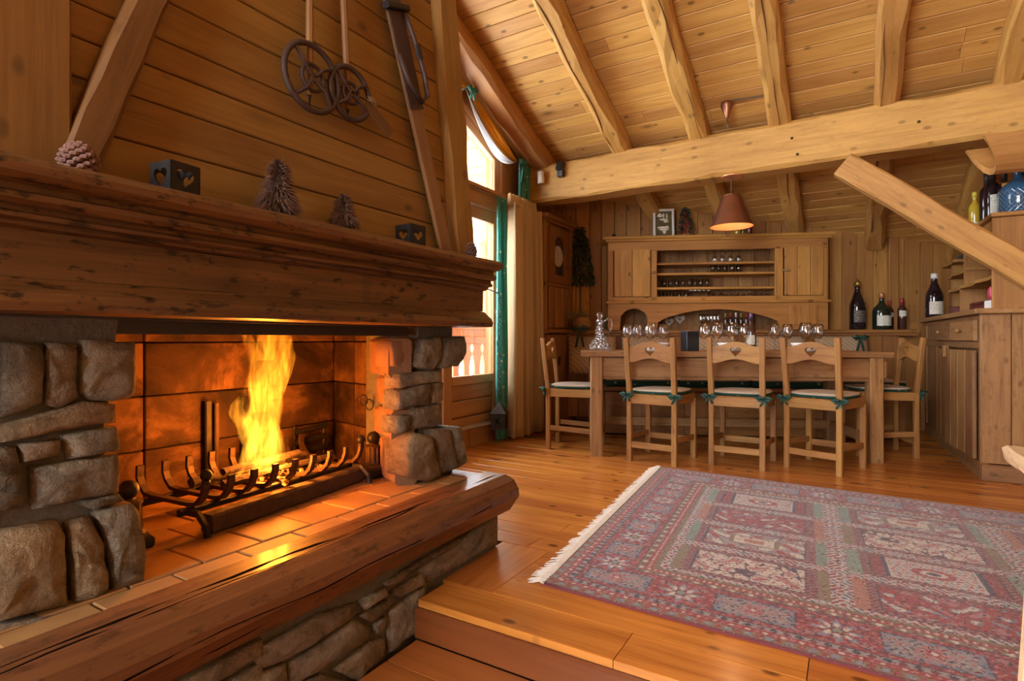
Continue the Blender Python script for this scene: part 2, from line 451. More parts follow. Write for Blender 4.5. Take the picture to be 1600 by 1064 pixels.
for i, x in enumerate(RX):
    yend = min(OY + (x - OX) * U[1] / U[0] + .02, 7.2); ys = 1.0
    a = Vector((x, ys, roofz(ys))) - nrm * .062; b = Vector((x, yend, roofz(yend))) - nrm * .062
    w_, t_ = (.19, .15) if i == 0 else (.15, .14)
    a -= nrm * (t_ / 2 - .062); b -= nrm * (t_ / 2 - .062)
    rf = timber('rafter', a, b, w_, t_, BEAM() if i else wood('first_rafter', (.42, .19, .065), (.27, .105, .035), 'x', .5, .5, .1, .8, .1, .4), ce, up=nrm, ch=.026, rough=.011, nseg=30)
    if 0 < i < 5:      # drying crack along the underside
        pts = []; k = 0
        while .5 + k * .09 < (b - a).length - .3:
            pts.append((.5 + k * .09, .035 * math.sin(i * 2.1) + .018 * noise.noise((k * .25, i * 7.3, 0)), -t_ / 2 - .002 + .006 * noise.noise((k * .3, i, 4)))); k += 1
        G().tube(pts, [.0005 + .0065 * max(0, noise.noise((q * .22, i * 3.7, 2)) + .35) for q in range(len(pts))], 5).obj('crack', wood('crack_dark', (.16, .07, .025), (.10, .045, .015)), rf)
# slim purlin strip lying along the gable glazing
timber('gable_rafter', Vector((-2.50, 1.0, roofz(1.0))) - nrm * .045, Vector((-2.50, 5.1, roofz(5.1))) - nrm * .045, .11, .09, BEAM(), ce, up=nrm, ch=.012, rough=.006, nseg=18)

# ---------------------------------------------------------------- back wall of upright boards, set slantwise to the room
WM = Matrix.Rotation(WA, 4, 'Z'); WM.translation = Vector((OX, OY, 0))
wbk = G()
pts = [(-.62, -.1), (5.75, -.1), (5.75, roofz(W(5.75, 0)[1]) + .05), (-.62, roofz(W(-.62, 0)[1]) + .05)]
wbk.prism(pts, 'y', .024, .14)
wb = wbk.obj('wall_back', plain('wall_base', (.07, .035, .015), .9), M=WM); tag(wb, kind='structure')
a = -.60
while a < 4.6:
    w = R.choice((.115, .13, .14, .15))
    zt = roofz(W(a + w / 2, 0)[1]) + .01
    timber('wall_board', (a + w / 2, .012, 0), (a + w / 2, .012, zt), w - .004, .024, WALLW(), wb, up=(0, -1, 0), ch=.004)
    a += w
timber('corner_board', (2.63, -.02, .93), (2.63, -.02, roofz(W(2.63, 0)[1])), .085, .04, WALLW(), wb, up=(0, -1, 0), ch=.005)
timber('wall_block', (2.80, -.012, 1.02), (2.80, -.012, 1.17), .05, .024, WALLW(), wb, up=(0, -1, 0))
# dado ledge with a panelled wainscot below it
wl = empty('wall_ledge', W(0, 0), WA, 'long narrow wooden ledge capping the wainscot behind the dining table', 'ledge')
timber('ledge_board', (-.45, -.11, .922), (2.74, -.11, .922), .21, .032, CLOCKW(), wl, ch=.006)
timber('ledge_moulding', (-.45, -.19, .893), (2.74, -.19, .893), .02, .026, CLOCKW(), wl, ch=.006)
a = -.44
while a < 2.6:
    w = .145
    timber('wainscot_board', (a + w / 2, -.165, .10), (a + w / 2, -.165, .905), w - .004, .02, CLOCKW(), wl, up=(0, -1, 0), ch=.004)
    a += w

# ---------------------------------------------------------------- gable wall with French window, other walls
gw = G()
zt = lambda yy: roofz(yy) + .05
Y0, Y1 = 2.30, 4.10
gw.prism([(Y1, -.2), (5.35, -.2), (5.35, zt(5.35)), (Y1, zt(Y1))], 'x', GX - .16, GX)
gw.prism([(Y0, zt(Y0)), (Y0, roofz(Y0) - .25), (Y1, roofz(Y1) - .25), (Y1, zt(Y1))], 'x', GX - .16, GX)
gw.prism([(-.3, -.3), (Y0, -.3), (Y0, zt(Y0)), (-.3, zt(-.3))], 'x', GX - .16, GX)
gw.prism([(-.3, 2.75), (-.3, zt(-.3)), (-1.0, zt(-1)), (-2.3, zt(-1) - .5), (-2.3, 2.75)], 'x', GX - .16, GX)
gw.prism([(-.3, -.3), (-.3, .5), (-2.3, .5), (-2.3, -.3)], 'x', GX - .16, GX)
gw.prism([(-2.3, -.3), (-2.3, 4.3), (-3.6, 3.75), (-3.6, -.3)], 'x', GX - .16, GX)
gw.box(GX - .16, GX, Y0, Y1, -.2, 0)
wlft = gw.obj('wall_left', WALLW('z')); tag(wlft, kind='structure')
wr = G().prism([(-3.5, -.3), (8, -.3), (8, roofz(8) + .04), (-1, roofz(-1) + .04), (-3.5, 3.8)], 'x', 3.2, 3.35).obj('wall_right', WALLW('z')); tag(wr, kind='structure')
wf = G().box(GX, -2.4, -3.4, -3.25, -.3, 3.9).box(0, 3.3, -3.4, -3.25, -.3, 3.9).box(-2.4, 0, -3.4, -3.25, -.3, .5).box(-2.4, 0, -3.4, -3.25, 3.25, 3.95).obj('wall_front', WALLW('z')); tag(wf, kind='structure')
# ---------------------------------------------------------------- French doors, transom and slanted upper lights
def french_door(name, ya, yb):
    d = empty(name, (GX - .03, ya, 0)); d['kind'] = 'structure'
    w = yb - ya; D = DOORW()
    timber('stile', (0, .05, .15), (0, .05, 1.93), .1, .055, D, d, up=(1, 0, 0))
    timber('stile', (0, w - .05, .15), (0, w - .05, 1.93), .1, .055, D, d, up=(1, 0, 0))
    timber('top_rail', (0, .1, 1.88), (0, w - .1, 1.88), .1, .055, D, d, up=(1, 0, 0))
    timber('lock_rail', (0, .1, .525), (0, w - .1, .525), .07, .055, D, d, up=(1, 0, 0))
    timber('bottom_rail', (0, .1, .19), (0, w - .1, .19), .08, .055, D, d, up=(1, 0, 0))
    for k in range(2):
        timber('panel_board', (-.004, .1, .302 + .13 * k), (-.004, w - .1, .302 + .13 * k), .124, .03, D, d, up=(1, 0, 0), ch=.008)
    G().box(-.016, -.008, .09, w - .09, .2, .55).obj('panel_back', DOORW('y'), d)
    G().box(-.004, .004, .1, w - .1, .56, 1.83).obj('pane', PANE, d)
    return d
french_door('door_1', 3.30, 4.08); french_door('door_2', 2.42, 3.28)
fr = G().box(GX - .10, GX + .02, Y0, Y1, .0, .15).obj('trim_2', DOORW('y')); tag(fr, kind='structure')
sill = timber('threshold_cap', (GX + .0, 3.2, .155), (GX + .0, 4.1, .155), .10, .02, plain('pale_sill', (.42, .38, .34), .5), fr)
fr2 = empty('trim_3', (GX - .03, 0, 0)); tag(fr2, kind='structure')
D = DOORW()
timber('transom', (0, Y0, 2.0), (0, Y1, 2.0), .13, .09, D, fr2, up=(1, 0, 0))
timber('transom_cap', (.05, Y0, 2.075), (.05, Y1, 2.075), .04, .05, D, fr2, up=(1, 0, 0))
timber('jamb', (0, Y1 - .012, .15), (0, Y1 - .012, roofz(Y1) - .27), .03, .09, D, fr2, up=(1, 0, 0))
timber('upper_stile', (0, Y1 - .06, 2.08), (0, Y1 - .06, roofz(Y1) - .28), .08, .05, D, fr2, up=(1, 0, 0))
timber('upper_head', (0, Y1 + .0, roofz(Y1) - .305), (0, Y0, roofz(Y0) - .305), .08, .05, D, fr2, up=(1, 0, 0))
timber('upper_head_moulding', (.03, Y1 + .0, roofz(Y1) - .25), (.03, Y0, roofz(Y0) - .25), .05, .05, D, fr2, up=(1, 0, 0))
timber('upper_mullion', (0, 3.29, 2.06), (0, 3.29, roofz(3.29) - .32), .08, .05, D, fr2, up=(1, 0, 0))
wn_ = G().prism([(Y0, 2.06), (Y1 - .1, 2.06), (Y1 - .1, roofz(Y1) - .32), (Y0, roofz(Y0) - .32)], 'x', -.004, .004).obj('window_1', PANE, None, (GX - .03, 0, 0)); tag(wn_, kind='structure')

# balcony outside
OUTW = wood('balcony_larch', (.55, .26, .08), (.36, .15, .045), 'z', .6, .4, .2)
bf = G().box(-3.6, GX - .17, 1.6, 6.6, -.12, -.03).obj('balcony_deck', OUTW); tag(bf, 'larch balcony deck outside the glazed door', 'deck')
br = empty('balcony_railing', (-3.35, 0, 0), 0, 'larch balcony railing with carved vase-shaped gaps seen through the glazed door', 'railing')
timber('handrail', (0, 1.6, .98), (0, 6.6, .98), .10, .06, wood('balcony_larch', (.55, .26, .08), (.36, .15, .045), 'x', .6, .4, .2), br)
timber('upper_rail', (.03, 1.6, .84), (.03, 6.6, .84), .05, .07, wood('balcony_larch', (.55, .26, .08), (.36, .15, .045), 'x', .6, .4, .2), br)
timber('lower_rail', (.03, 1.6, .30), (.03, 6.6, .30), .05, .07, wood('balcony_larch', (.55, .26, .08), (.36, .15, .045), 'x', .6, .4, .2), br)
hw = [(.085, .10), (.085, .36), (.062, .43), (.045, .52), (.052, .60), (.075, .67), (.088, .70), (.07, .73), (.062, .77), (.085, .80), (.085, .95)]
poly = [(w, z) for w, z in hw] + [(-w, z) for w, z in reversed(hw)]
for k in range(26):
    G().prism(poly, 'x', -.012, .012).obj('baluster', OUTW, br, (0, 1.7 + k * .185, 0))
# roof post outside
pt = empty('neighbour_wall', (-3.36, 5.75, -1.0), 0, 'larch board wall of the neighbouring wing seen beyond the balcony railing', 'wall panel')
for k in range(5): timber('partition_board', (-.06 - .115 * k, 0, 0), (-.06 - .115 * k, 0, 3.6), .112, .025, wood('balcony_larch', (.55, .26, .08), (.36, .15, .045), 'x', .6, .4, .2), pt, up=(0, -1, 0), ch=.005)
tag(timber('balcony_post', (-3.28, 4.75, -.05), (-3.28, 4.75, 2.5), .12, .12, OUTW and wood('balcony_larch', (.55, .26, .08), (.36, .15, .045), 'x', .6, .4, .2)), 'square larch roof post outside the glazed door', 'post')

# ---------------------------------------------------------------- tie beam and brace
tie = timber('tie_beam', (GX, 4.55, 2.255), (3.2, 4.55, 2.255), .33, .22, BEAM(), up=(0, -1, 0), ch=.018, rough=.006, nseg=44)
tag(tie, 'massive hewn tie beam spanning the room below the rafters', 'beam')
for x in (-.335, -.30, .40): G().sphere((0, 0, 0), .010, 8, 5).obj('bolt_head', RUSTY, tie, (x - GX, .0 if x > 0 else (.03 if x < -.31 else -.09), .113))
b = timber('brace_beam', (-.02, 4.40, 2.035), (1.13, 4.40, 1.065), .16, .11, BEAM(), up=(0, -1, 0), ch=.012, rough=.006, nseg=14)
tag(b, 'slanting wooden brace running from tie beam down towards the bar counter', 'brace')
po = timber('brace_post', (1.23, 4.42, .0), (1.23, 4.42, 2.12), .16, .16, BEAM(), ch=.012, rough=.006, nseg=12)
tag(po, 'upright wooden post carrying the slanting brace beside the bar counter', 'post')
# carved half log under the beam
gl = empty('carved_trough', (.655, 4.28, 2.0), rad(8), 'pale hollowed half log trough fixed below the tie beam at far right', 'trough')
prof = [(math.cos(t), math.sin(t)) for t in [math.pi + math.pi * k / 10 for k in range(11)]]
v = []; f = []
for i in range(9):
    x = i * .16
    for rr in (.155, .125):
        for cx, cz in prof: v.append((x + (.09 * (-cz) if i == 0 else 0), cx * rr, cz * rr * 1.25 + .02))
n = 11
for i in range(8):
    o0, o1 = i * 22, (i + 1) * 22
    for k in range(10):
        f += [(o0 + k, o0 + k + 1, o1 + k + 1, o1 + k), (o0 + 11 + k, o1 + 11 + k, o1 + 12 + k, o0 + 12 + k)]
    f += [(o0, o1, o1 + 11, o0 + 11), (o0 + 10, o0 + 21, o1 + 21, o1 + 10)]
for k in range(10): f += [(k, k + 11, k + 12, k + 1), (176 + k, 177 + k, 188 + k, 187 + k)]
G().add(v, f).obj('trough_shell', BEAM(), gl)
timber('trough_strap', (.03, -.095, .045), (.10, -.095, -.02), .03, .02, BEAM(), gl, up=(0, 1, 0))

# ---------------------------------------------------------------- fireplace
fp = empty('fireplace', (0, 0, 0), 0, 'large rustic stone fireplace with carved dark wood mantel and pine-clad hood', 'fireplace')
XF = -1.42
def stone_poly(poly, x, depth, parent, mat=None, bulge=.02, name='stone', axis='x'):
    """rounded irregular stone from an outline (y,z) on plane x, standing proud by depth"""
    # densify
    P = []
    for i in range(len(poly)):
        p, q = Vector(poly[i]), Vector(poly[(i + 1) % len(poly)])
        n = max(1, int((q - p).length / .035))
        for k in range(n):
            s = p.lerp(q, k / n)
            if k: s += Vector((R.uniform(-.003, .003), R.uniform(-.003, .003)))
            P.append(s)
    c = sum(P, Vector((0, 0))) / len(P); n = len(P)
    mind = min((p - c).length for p in P)
    v = []; rings = [(1.0, -.06), (1.0, depth * .72), (.965, depth * .97), (.80, depth + bulge * .5), (.42, depth + bulge * .7)]
    for s, dx in rings:
        for i, p in enumerate(P):
            q = c + (p - c) * s
            jit = R.uniform(-1, 1) * bulge * .45 if s < 1 else 0
            v.append((dx + jit, q.x - c.x, q.y - c.y))
    v.append((depth + bulge * R.uniform(.5, 1.0), 0, 0))
    f = [tuple(range(n - 1, -1, -1))]
    for r in range(len(rings) - 1):
        for i in range(n):
            j = (i + 1) % n; f.append((r * n + i, r * n + j, r * n + n + j, r * n + n + i))
    b = (len(rings) - 1) * n
    for i in range(n): f.append((b + i, b + (i + 1) % n, len(v) - 1))
    o = link_mesh(name, v, f, mat or R.choice((STONE, STONE, STONEW)), parent, Matrix.Translation((x, c.x, c.y)), True)
    return o
CT, ST = math.cos(rad(31)), math.sin(rad(31))
def survey(px, py, X):
    """photo survey point -> (y,z) on the wall plane x = X"""
    a = (px - 800) / 870; b = (530 - py) / 870
    t = X / (a * CT - ST); return (t * (a * ST + CT), .85 + b * t)
# piers
pl = G().prism([(.0, .29), (.64, .29), (.60, .48), (.60, .66), (.63, .90), (.0, .90)], 'x', -2.3, XF - .012).obj('pier_left', MORTAR, fp)
LEFT = [[(0, 534), (65, 537), (66, 632), (0, 652)], [(69, 534), (118, 537), (118, 621), (93, 639), (69, 632)],
        [(125, 531), (210, 534), (210, 613), (203, 621), (175, 627), (135, 625), (124, 615)], [(0, 664), (127, 626), (180, 631), (180, 660), (85, 674), (0, 691)],
        [(28, 694), (93, 686), (90, 710), (32, 722)], [(97, 680), (180, 666), (187, 694), (183, 703), (107, 717)], [(-20, 697), (24, 697), (37, 792), (-20, 803)],
        [(45, 730), (183, 708), (185, 768), (50, 796)], [(118, 785), (183, 770), (191, 781), (143, 796)], [(-20, 830), (83, 811), (94, 831), (100, 943), (-20, 970)],
        [(101, 817), (134, 806), (154, 846), (163, 920), (143, 931), (111, 937)], [(143, 800), (200, 784), (210, 794), (220, 866), (218, 908), (171, 920), (160, 846)],
        [(-20, 975), (100, 947), (165, 926), (215, 912), (217, 916), (-20, 990)]]
for i, q in enumerate(LEFT):
    stone_poly([survey(x, y, XF) for x, y in q], XF - .02, .03 if i < 9 else .045, pl, STONE if i not in (3, 9, 10) else STONEW, .012)
for (ya, yb, za, zb) in [(.05, .37, .70, .86), (.03, .36, .50, .69), (.04, .37, .30, .49)]:
    stone_poly([(ya, za), (yb, za + .01), (yb, zb), (ya, zb)], XF - .02, .03, pl)
# inner cheek stones of the left pier
for k, (za, zb) in enumerate([(.30, .42), (.43, .55), (.56, .68), (.69, .84)]):
    G().box(-2.05, XF - .03, .56, .615 + .01 * (k % 2), za, zb).obj('cheek_brick', BRICK, pl, bev=.008)
pr = G().prism([(1.68, .29), (1.90, .29), (1.90, .45), (1.79, .50), (1.79, .72), (1.90, .78), (1.90, .90), (1.68, .90)], 'x', -1.72, XF - .018).obj('pier_right', MORTAR, fp)
RIGHT = [[(655, 531), (683, 525), (682, 556), (671, 579), (648, 573)], [(686, 528), (719, 525), (723, 551), (710, 572), (685, 576), (676, 575)],
         [(627, 585), (693, 576), (693, 596), (627, 607)], [(626, 610), (673, 599), (673, 630), (623, 641)], [(675, 599), (693, 597), (693, 627), (675, 630)],
         [(645, 638), (693, 630), (693, 664), (645, 672)], [(623, 652), (643, 648), (643, 673), (623, 678)],
         [(626, 692), (640, 675), (665, 680), (679, 742), (659, 751), (628, 742)], [(666, 672), (693, 669), (707, 731), (680, 740)], [(694, 666), (713, 666), (723, 723), (708, 731)]]
for i, q in enumerate(RIGHT):
    dp = (.05, .05, .02, .025, .02, .02, .02, .06, .055, .05)[i]
    stone_poly([survey(x, y, XF) for x, y in q], XF - .025, dp, pr, STONE if i not in (4, 7) else STONEW, .012)
stone_poly([survey(x, y, XF - .04) for x, y in [(610, 533), (652, 531), (650, 556), (642, 582), (612, 572)]], XF - .06, .03, pr, BRICK, .01)
for k, (za, zb) in enumerate([(.29, .46), (.465, .58), (.585, .70), (.705, .85)]):
    dy_ = (.02, .0, .006, -.015)[k]
    timber('cheek_brick', (XF - .03, 1.605 + dy_, (za + zb) / 2), (-1.68, 1.735 + dy_, (za + zb) / 2), .09, zb - za, BRICK, pr, ch=.010, rough=.004, nseg=4)
# firebox plates
fb = G().box(-2.3, -2.09, .5, 1.95, .28, 1.2).box(-2.12, -1.6, 1.83, 1.95, .28, 1.2).obj('firebox', SOOT, fp)
ys = [.56, .98, 1.40, 1.80]; zs = [.29, .47, .655, .84, 1.0]
for a_, b_ in zip(ys, ys[1:]):
    for c_, d_ in zip(zs, zs[1:]):
        G().box(-2.09, -2.05, a_ + .002, b_ - .002, c_ + .002, d_ - .002).obj('fire_plate', SOOT, fb, bev=.004)
for c_, d_ in zip(zs, zs[1:]):
    for (xa, ya, xb, yb2) in ((-2.05, 1.80, -1.86, 1.75), (-1.86, 1.75, -1.68, 1.70)):
        timber('fire_plate', (xa + .003, ya + .02, (c_ + d_) / 2), (xb - .003, yb2 + .02, (c_ + d_) / 2), .04, d_ - c_ - .004, SOOT, fb)
# hearth base of rubble stone
hb = G().box(GX, -1.226, -.3, 1.90, -.20, .14).obj('hearth_base', MORTAR, fp)
XB = -1.215
BASE = [[(659, 885), (772, 806), (773, 849), (668, 911), (655, 895)], [(600, 912), (655, 875), (700, 850), (736, 829), (723, 843), (660, 880), (607, 917)],
        [(609, 927), (657, 893), (666, 911), (620, 933)], [(560, 940), (600, 917), (607, 927), (568, 953)], [(607, 953), (661, 916), (661, 979), (604, 1022)],
        [(581, 977), (601, 962), (600, 982), (585, 990)], [(450, 1037), (555, 968), (577, 980), (575, 998), (500, 1046), (450, 1075)], [(400, 1013), (497, 960), (554, 942), (550, 964), (448, 1030), (400, 1046)],
        [(520, 1047), (574, 1003), (601, 995), (601, 1022), (560, 1064)], [(565, 958), (603, 936), (603, 953), (580, 972), (560, 962)], [(360, 1070), (445, 1035), (448, 1075), (380, 1110)], [(390, 1110), (500, 1052), (545, 1066), (440, 1140)]]
for q in BASE: stone_poly([survey(x, y, XB) for x, y in q], XB - .015, .022, hb, None, .01)
y = .86
while y > -.3:
    w = R.uniform(.12, .26)
    za = -.11
    while za < .12:
        h = R.uniform(.06, .12); zb = min(za + h, .135)
        if zb - za > .03: stone_poly([(y - w + R.uniform(-.01, .01), za), (y - .012, za + R.uniform(0, .012)), (y - .012 + R.uniform(-.01, .005), zb - .01), (y - w, zb - .012)], XB - .015, .022, hb, None, .01)
        za = zb
    y -= w + .003
for k in range(3):   # end of the base facing the dining corner
    G().box(GX + .10 + .417 * k, GX + .51 + .417 * k, 1.88, 1.938, .0, .135).obj('stone', STONE, hb, bev=.012)
# hearth slab: tiles and the two oak edge beams
ht = G().box(GX, -1.30, -.3, 1.90, .14, .272).obj('hearth_bed', MORTAR, fp)
for i, x in enumerate([-2.06, -1.90, -1.73, -1.56, -1.385]):
    xw = (.155, .165, .165, .17, .076)[i]
    for k in range(13):
        yy = -.28 + k * .167 + (.08 if i % 2 else 0)
        G().box(x + .002, x + xw + .0, yy + .002, min(yy + .164, 1.9), .272, .289 + R.uniform(-.001, .001)).obj('tile', TILE, ht, bev=.003)
prof = [(-1.307, .293), (-1.205, .293), (-1.165, .276), (-1.143, .243), (-1.14, .215), (-1.185, .150), (-1.225, .138), (-1.307, .138)]
def profile_run(name, prof, y0, y1, mat, parent, nseg=30, rough=.004, mitre=0):
    """moulding: (x,z) section run along y; local x = length"""
    n = len(prof); v = []; f = []; seed = R.random() * 50
    for i in range(nseg + 1):
        s = i / nseg; L_ = (y1 - y0) * s
        for q, (x, z) in enumerate(prof):
            e = mitre * (x - prof[0][0]) if i == nseg else 0
            v.append((L_ + e, -x + rough * noise.noise((seed + q * 1.7, L_ * 4, 1)), z + rough * noise.noise((seed + q * 2.3, L_ * 4, 5))))
    for i in range(nseg):
        for q in range(n):
            q2 = (q + 1) % n; f.append((i * n + q, i * n + q2, i * n + n + q2, i * n + n + q))
    f.append(tuple(range(n - 1, -1, -1))); f.append(tuple(range(nseg * n, nseg * n + n)))
    M = Matrix.Rotation(rad(90), 4, 'Z'); M.translation = Vector((0, y0, 0))
    return link_mesh(name, v, f, mat, parent, M)
hbm = profile_run('hearth_beam', prof, -.3, 1.955, HEARW(), fp, 40, .003)
CRACK = plain('crack_shadowless', (.012, .006, .004), 1.0, 0, 0, 0, 0, 0)
for off, (ya, yb3) in ((.03, (.0, 1.95)), (.048, (.3, 1.5))):   # long drying cracks
    pts = []
    k = 0
    while ya + k * .06 < yb3: pts.append((ya + .3 + k * .06, 1.262 - off + .016 * noise.noise((k * .3, off * 90, 0)), .2915)); k += 1
    G().tube(pts, [.0012 + .006 * abs(noise.noise((i * .4, off * 50, 2))) for i in range(len(pts))], 5).obj('crack', CRACK, hbm)
timber('hearth_end_beam', (GX + .05, 1.885, .215), (-1.31, 1.885, .215), .14, .15, HEARW(), fp, ch=.02, rough=.005, nseg=14)
# mantel
prof = [(-2.2, 1.058), (-2.2, 1.18), (-1.268, 1.18), (-1.250, 1.172), (-1.245, 1.160), (-1.250, 1.147), (-1.268, 1.138), (-1.292, 1.134), (-1.290, 1.124), (-1.279, 1.116), (-1.279, 1.106), (-1.290, 1.099), (-1.308, 1.097), (-1.306, 1.088), (-1.299, 1.082), (-1.300, 1.075), (-1.322, 1.071), (-1.324, 1.064), (-1.336, 1.058)]
profile_run('mantel_cornice', prof, -.1, 2.0, MANTW(), fp, 40, .0035)
prof = [(-2.2, .968), (-2.2, 1.0575), (-1.337, 1.0575), (-1.338, .968)]
profile_run('mantel_board', prof, -.1, 1.985, MANTW(), fp, 40, .0015)
prof = [(-2.2, .90), (-2.2, .967), (-1.334, .967), (-1.315, .95), (-1.296, .936), (-1.290, .92), (-1.293, .903), (-1.31, .90)]
profile_run('mantel_lower_board', prof, -.1, 1.99, MANTW(), fp, 40, .0025)
G().box(-1.46, -1.44, -.1, 1.62, .862, .90).box(-1.46, -1.40, -.1, 1.62, .895, .90).obj('lintel', STEEL, fp)
# long check along the face of the hearth beam and the seam of the mantel
for zz, dd in ((.222, .0), (.188, .022)):
    pts = [(.3 + k * .07, 1.142 + dd + .001 * math.sin(k), zz + .012 * noise.noise((k * .25, zz * 90, 3))) for k in range(26)]
    G().tube(pts, [.001 + .004 * abs(noise.noise((q * .35, zz * 70, 2))) for q in range(26)], 5).obj('crack', CRACK, hbm)
# hood
hood = G().prism([(-.2, 1.18), (1.97, 1.18), (1.62, 3.75), (-.2, 4.1)], 'x', GX, XF - .02).obj('hood', HOODW('y'), fp)
edge = lambda z: 1.985 - .137 * (z - 1.18)
zs = [1.18, 1.309, 1.416, 1.501, 1.576, 1.675]
while zs[-1] < 3.3: zs.append(zs[-1] + R.choice((.09, .1, .11)))
for a_, b_ in zip(zs, zs[1:]):
    m = (a_ + b_) / 2
    timber('plank', (XF - .010, -.2, m), (XF - .010, edge(m) - .02, m), b_ - a_ - .003, .02, HOODW(), hood, up=(1, 0, 0), ch=.003)
timber('corner_post', (XF - .002, 1.945, 1.18), (XF - .002, 1.945 - .30, 3.4), .155, .07, HOODW(), fp, up=(1, 0, 0), ch=.02, rough=.006, nseg=16)
timber('lean_beam', (XF + .02, .525, 1.18), (XF + .02, .525 + .295, 2.08), .072, .045, wood('lean_larch', (.18, .078, .022), (.10, .04, .012), 'x', .5, .4, .1, 1.2, .2), fp, up=(1, 0, 0), ch=.010, rough=.004, nseg=12)
timber('wide_board', (XF + .015, .395, 1.18), (XF + .015, .395, 3.2), .262, .03, HOODW(), fp, up=(1, 0, 0), ch=.006)
# ---------------------------------------------------------------- fire grate, irons, logs, fire
HZ = .29
gr = empty('fire_grate', (-1.76, 1.225, HZ), rad(4), 'black iron fire grate with upturned bars standing on the hearth', 'fire grate')
NB = 9
for k in range(NB):
    y = -.32 + .64 * k / (NB - 1)
    pts = [(-.16, y, .165), (-.162, y, .13), (-.15, y, .105), (-.125, y, .083), (-.09, y, .078), (.09, y, .078), (.125, y, .083), (.15, y, .105), (.162, y, .135), (.163, y, .155)]
    v = []; f = []
    for i, (x, yy, z) in enumerate(pts):
        a = Vector(pts[min(i + 1, 9)]) - Vector(pts[max(i - 1, 0)]); nn = Vector((-a.z, 0, a.x)).normalized() * .006
        for sx, sy in ((-1, -1), (1, -1), (1, 1), (-1, 1)): v.append((x + nn.x * sx, y + sy * .010, z + nn.z * sx))
    for i in range(9):
        for q in range(4): f.append((i * 4 + q, i * 4 + (q + 1) % 4, i * 4 + 4 + (q + 1) % 4, i * 4 + 4 + q))
    f += [(3, 2, 1, 0), (36, 37, 38, 39)]
    G().add(v, f).obj('bar', RUSTY, gr)
    if k in (0, NB - 1): G().sphere((.163, y, .170), .017, 10, 7).lathe([(.010, .145), (.012, .15), (.010, .156)], 8, (.163, y, 0)).obj('knob', IRON, gr, smooth=True)
for x in (.10, -.10):
    timber('rail', (x, -.36, .062), (x, .36, .062), .02, .02, IRON, gr)
for y in (-.335, .335):
    for x in (.10, -.10):
        s = 1 if x > 0 else -1
        G().tube([(x, y, .06), (x + .05 * s, y, .06), (x + .085 * s, y, .03), (x + .09 * s, y, 0)], .011, 6).obj('foot', IRON, gr)
bt = timber('charred_batten', (-1.575, .92, HZ + .03), (-1.655, 1.585, HZ + .03), .05, .055, CHAR, ch=.006, rough=.003, nseg=8)
tag(bt, 'charred square wooden batten lying in front of the fire grate', 'firewood')
for i, (ya, yb, x, z, r, lab) in enumerate([(1.0, 1.46, -1.80, .388, .018, 'charred log lying lengthwise at the back of the fire grate'), (1.05, 1.52, -1.71, .384, .014, 'thin burnt split log at the front of the fire grate'), (1.08, 1.40, -1.76, .412, .014, 'short burnt stick on top of the logs under the flame')]):
    o = timber('burnt_log', (x, ya, z), (x - .03, yb, z + .006), r * 2, r * 1.7, CHAR, ch=r * .55, rough=.006, nseg=8); tag(o, lab, 'firewood')
em, nt, out = newmat('glowing_embers')
v_, _ = objcoord(nt, False, (60,) * 3); n_ = NOISE(nt, v_, 1, 3, .6)
e_ = N(nt, 'ShaderNodeEmission'); L(nt, RAMP(nt, n_, [(.4, (.02, .004, .0)), (.55, (1, .16, .01)), (.7, (1, .45, .06))]), e_.inputs[0]); e_.inputs[1].default_value = 2.5
L(nt, e_.outputs[0], out.inputs[0])
g = G()
for k in range(80):
    x, y = R.gauss(-1.76, .05), R.gauss(1.23, .06)
    g.sphere((x, y, .372 + R.uniform(0, .012)), R.uniform(.006, .013), 5, 3)
tag(g.obj('embers', em), 'bed of glowing orange embers on the fire grate', 'embers', kind='stuff')
# iron uprights and small rack at the fireback
for y, x, zt_, lab in ((1.19, -2.03, .62, 'iron upright leaning on the fireback left of the flame'), (1.335, -2.03, .625, 'iron upright leaning on the fireback behind the flame')):
    o = empty('fire_iron', (x, y, HZ), 0, lab, 'fire iron')
    timber('shaft', (0, 0, 0), (0, 0, zt_ - HZ), .026, .014, IRON, o, up=(1, 0, 0))
    timber('shaft', (.0, .032, 0), (.0, .032, zt_ - HZ - .01), .018, .014, RUSTY, o, up=(1, 0, 0))
    timber('foot', (-.01, -.02, .006), (-.01, .055, .006), .03, .012, IRON, o)
o = empty('iron_rack', (-1.99, 1.62, HZ), rad(-8), 'small black slatted iron rack at the right back of the firebox', 'rack')
for k in range(4): timber('slat', (.0, -.075, .03 + .045 * k), (.0, .075, .045 + .045 * k), .014, .022, IRON, o, up=(0, 0, 1))
for y in (-.07, .07): timber('upright', (-.012, y, 0), (-.012, y, .19), .014, .014, IRON, o, up=(1, 0, 0))
def andiron(loc, lab):
    o = empty('andiron', loc, rad(-10), lab, 'andiron')
    G().box(-.05, .05, -.05, .05, 0, .03).obj('base', IRON, o, bev=.006)
    G().lathe([(.046, .03), (.044, .04), (.034, .048), (.034, .055)], 20).obj('foot_ring', RUSTY, o)
    fl_ = []
    n = 40; v = []; f = []
    for z in (.055, .118):
        for k in range(n):
            a = 2 * math.pi * k / n; r = .029 + (.0025 if k % 4 < 2 else -.0015); v.append((r * math.cos(a), r * math.sin(a), z))
    for k in range(n): f.append((k, (k + 1) % n, n + (k + 1) % n, n + k))
    f += [tuple(range(n - 1, -1, -1)), tuple(range(n, 2 * n))]
    G().add(v, f).obj('fluted_column', RUSTY, o)
    G().lathe([(.033, .118), (.034, .124), (.018, .130), (.012, .137)], 20).obj('capital', RUSTY, o)
    G().sphere((0, 0, .155), .026, 16, 10).obj('ball', IRON, o, smooth=True)
andiron((-1.668, 1.668, HZ), 'fluted iron andiron with ball top on the right of the grate')
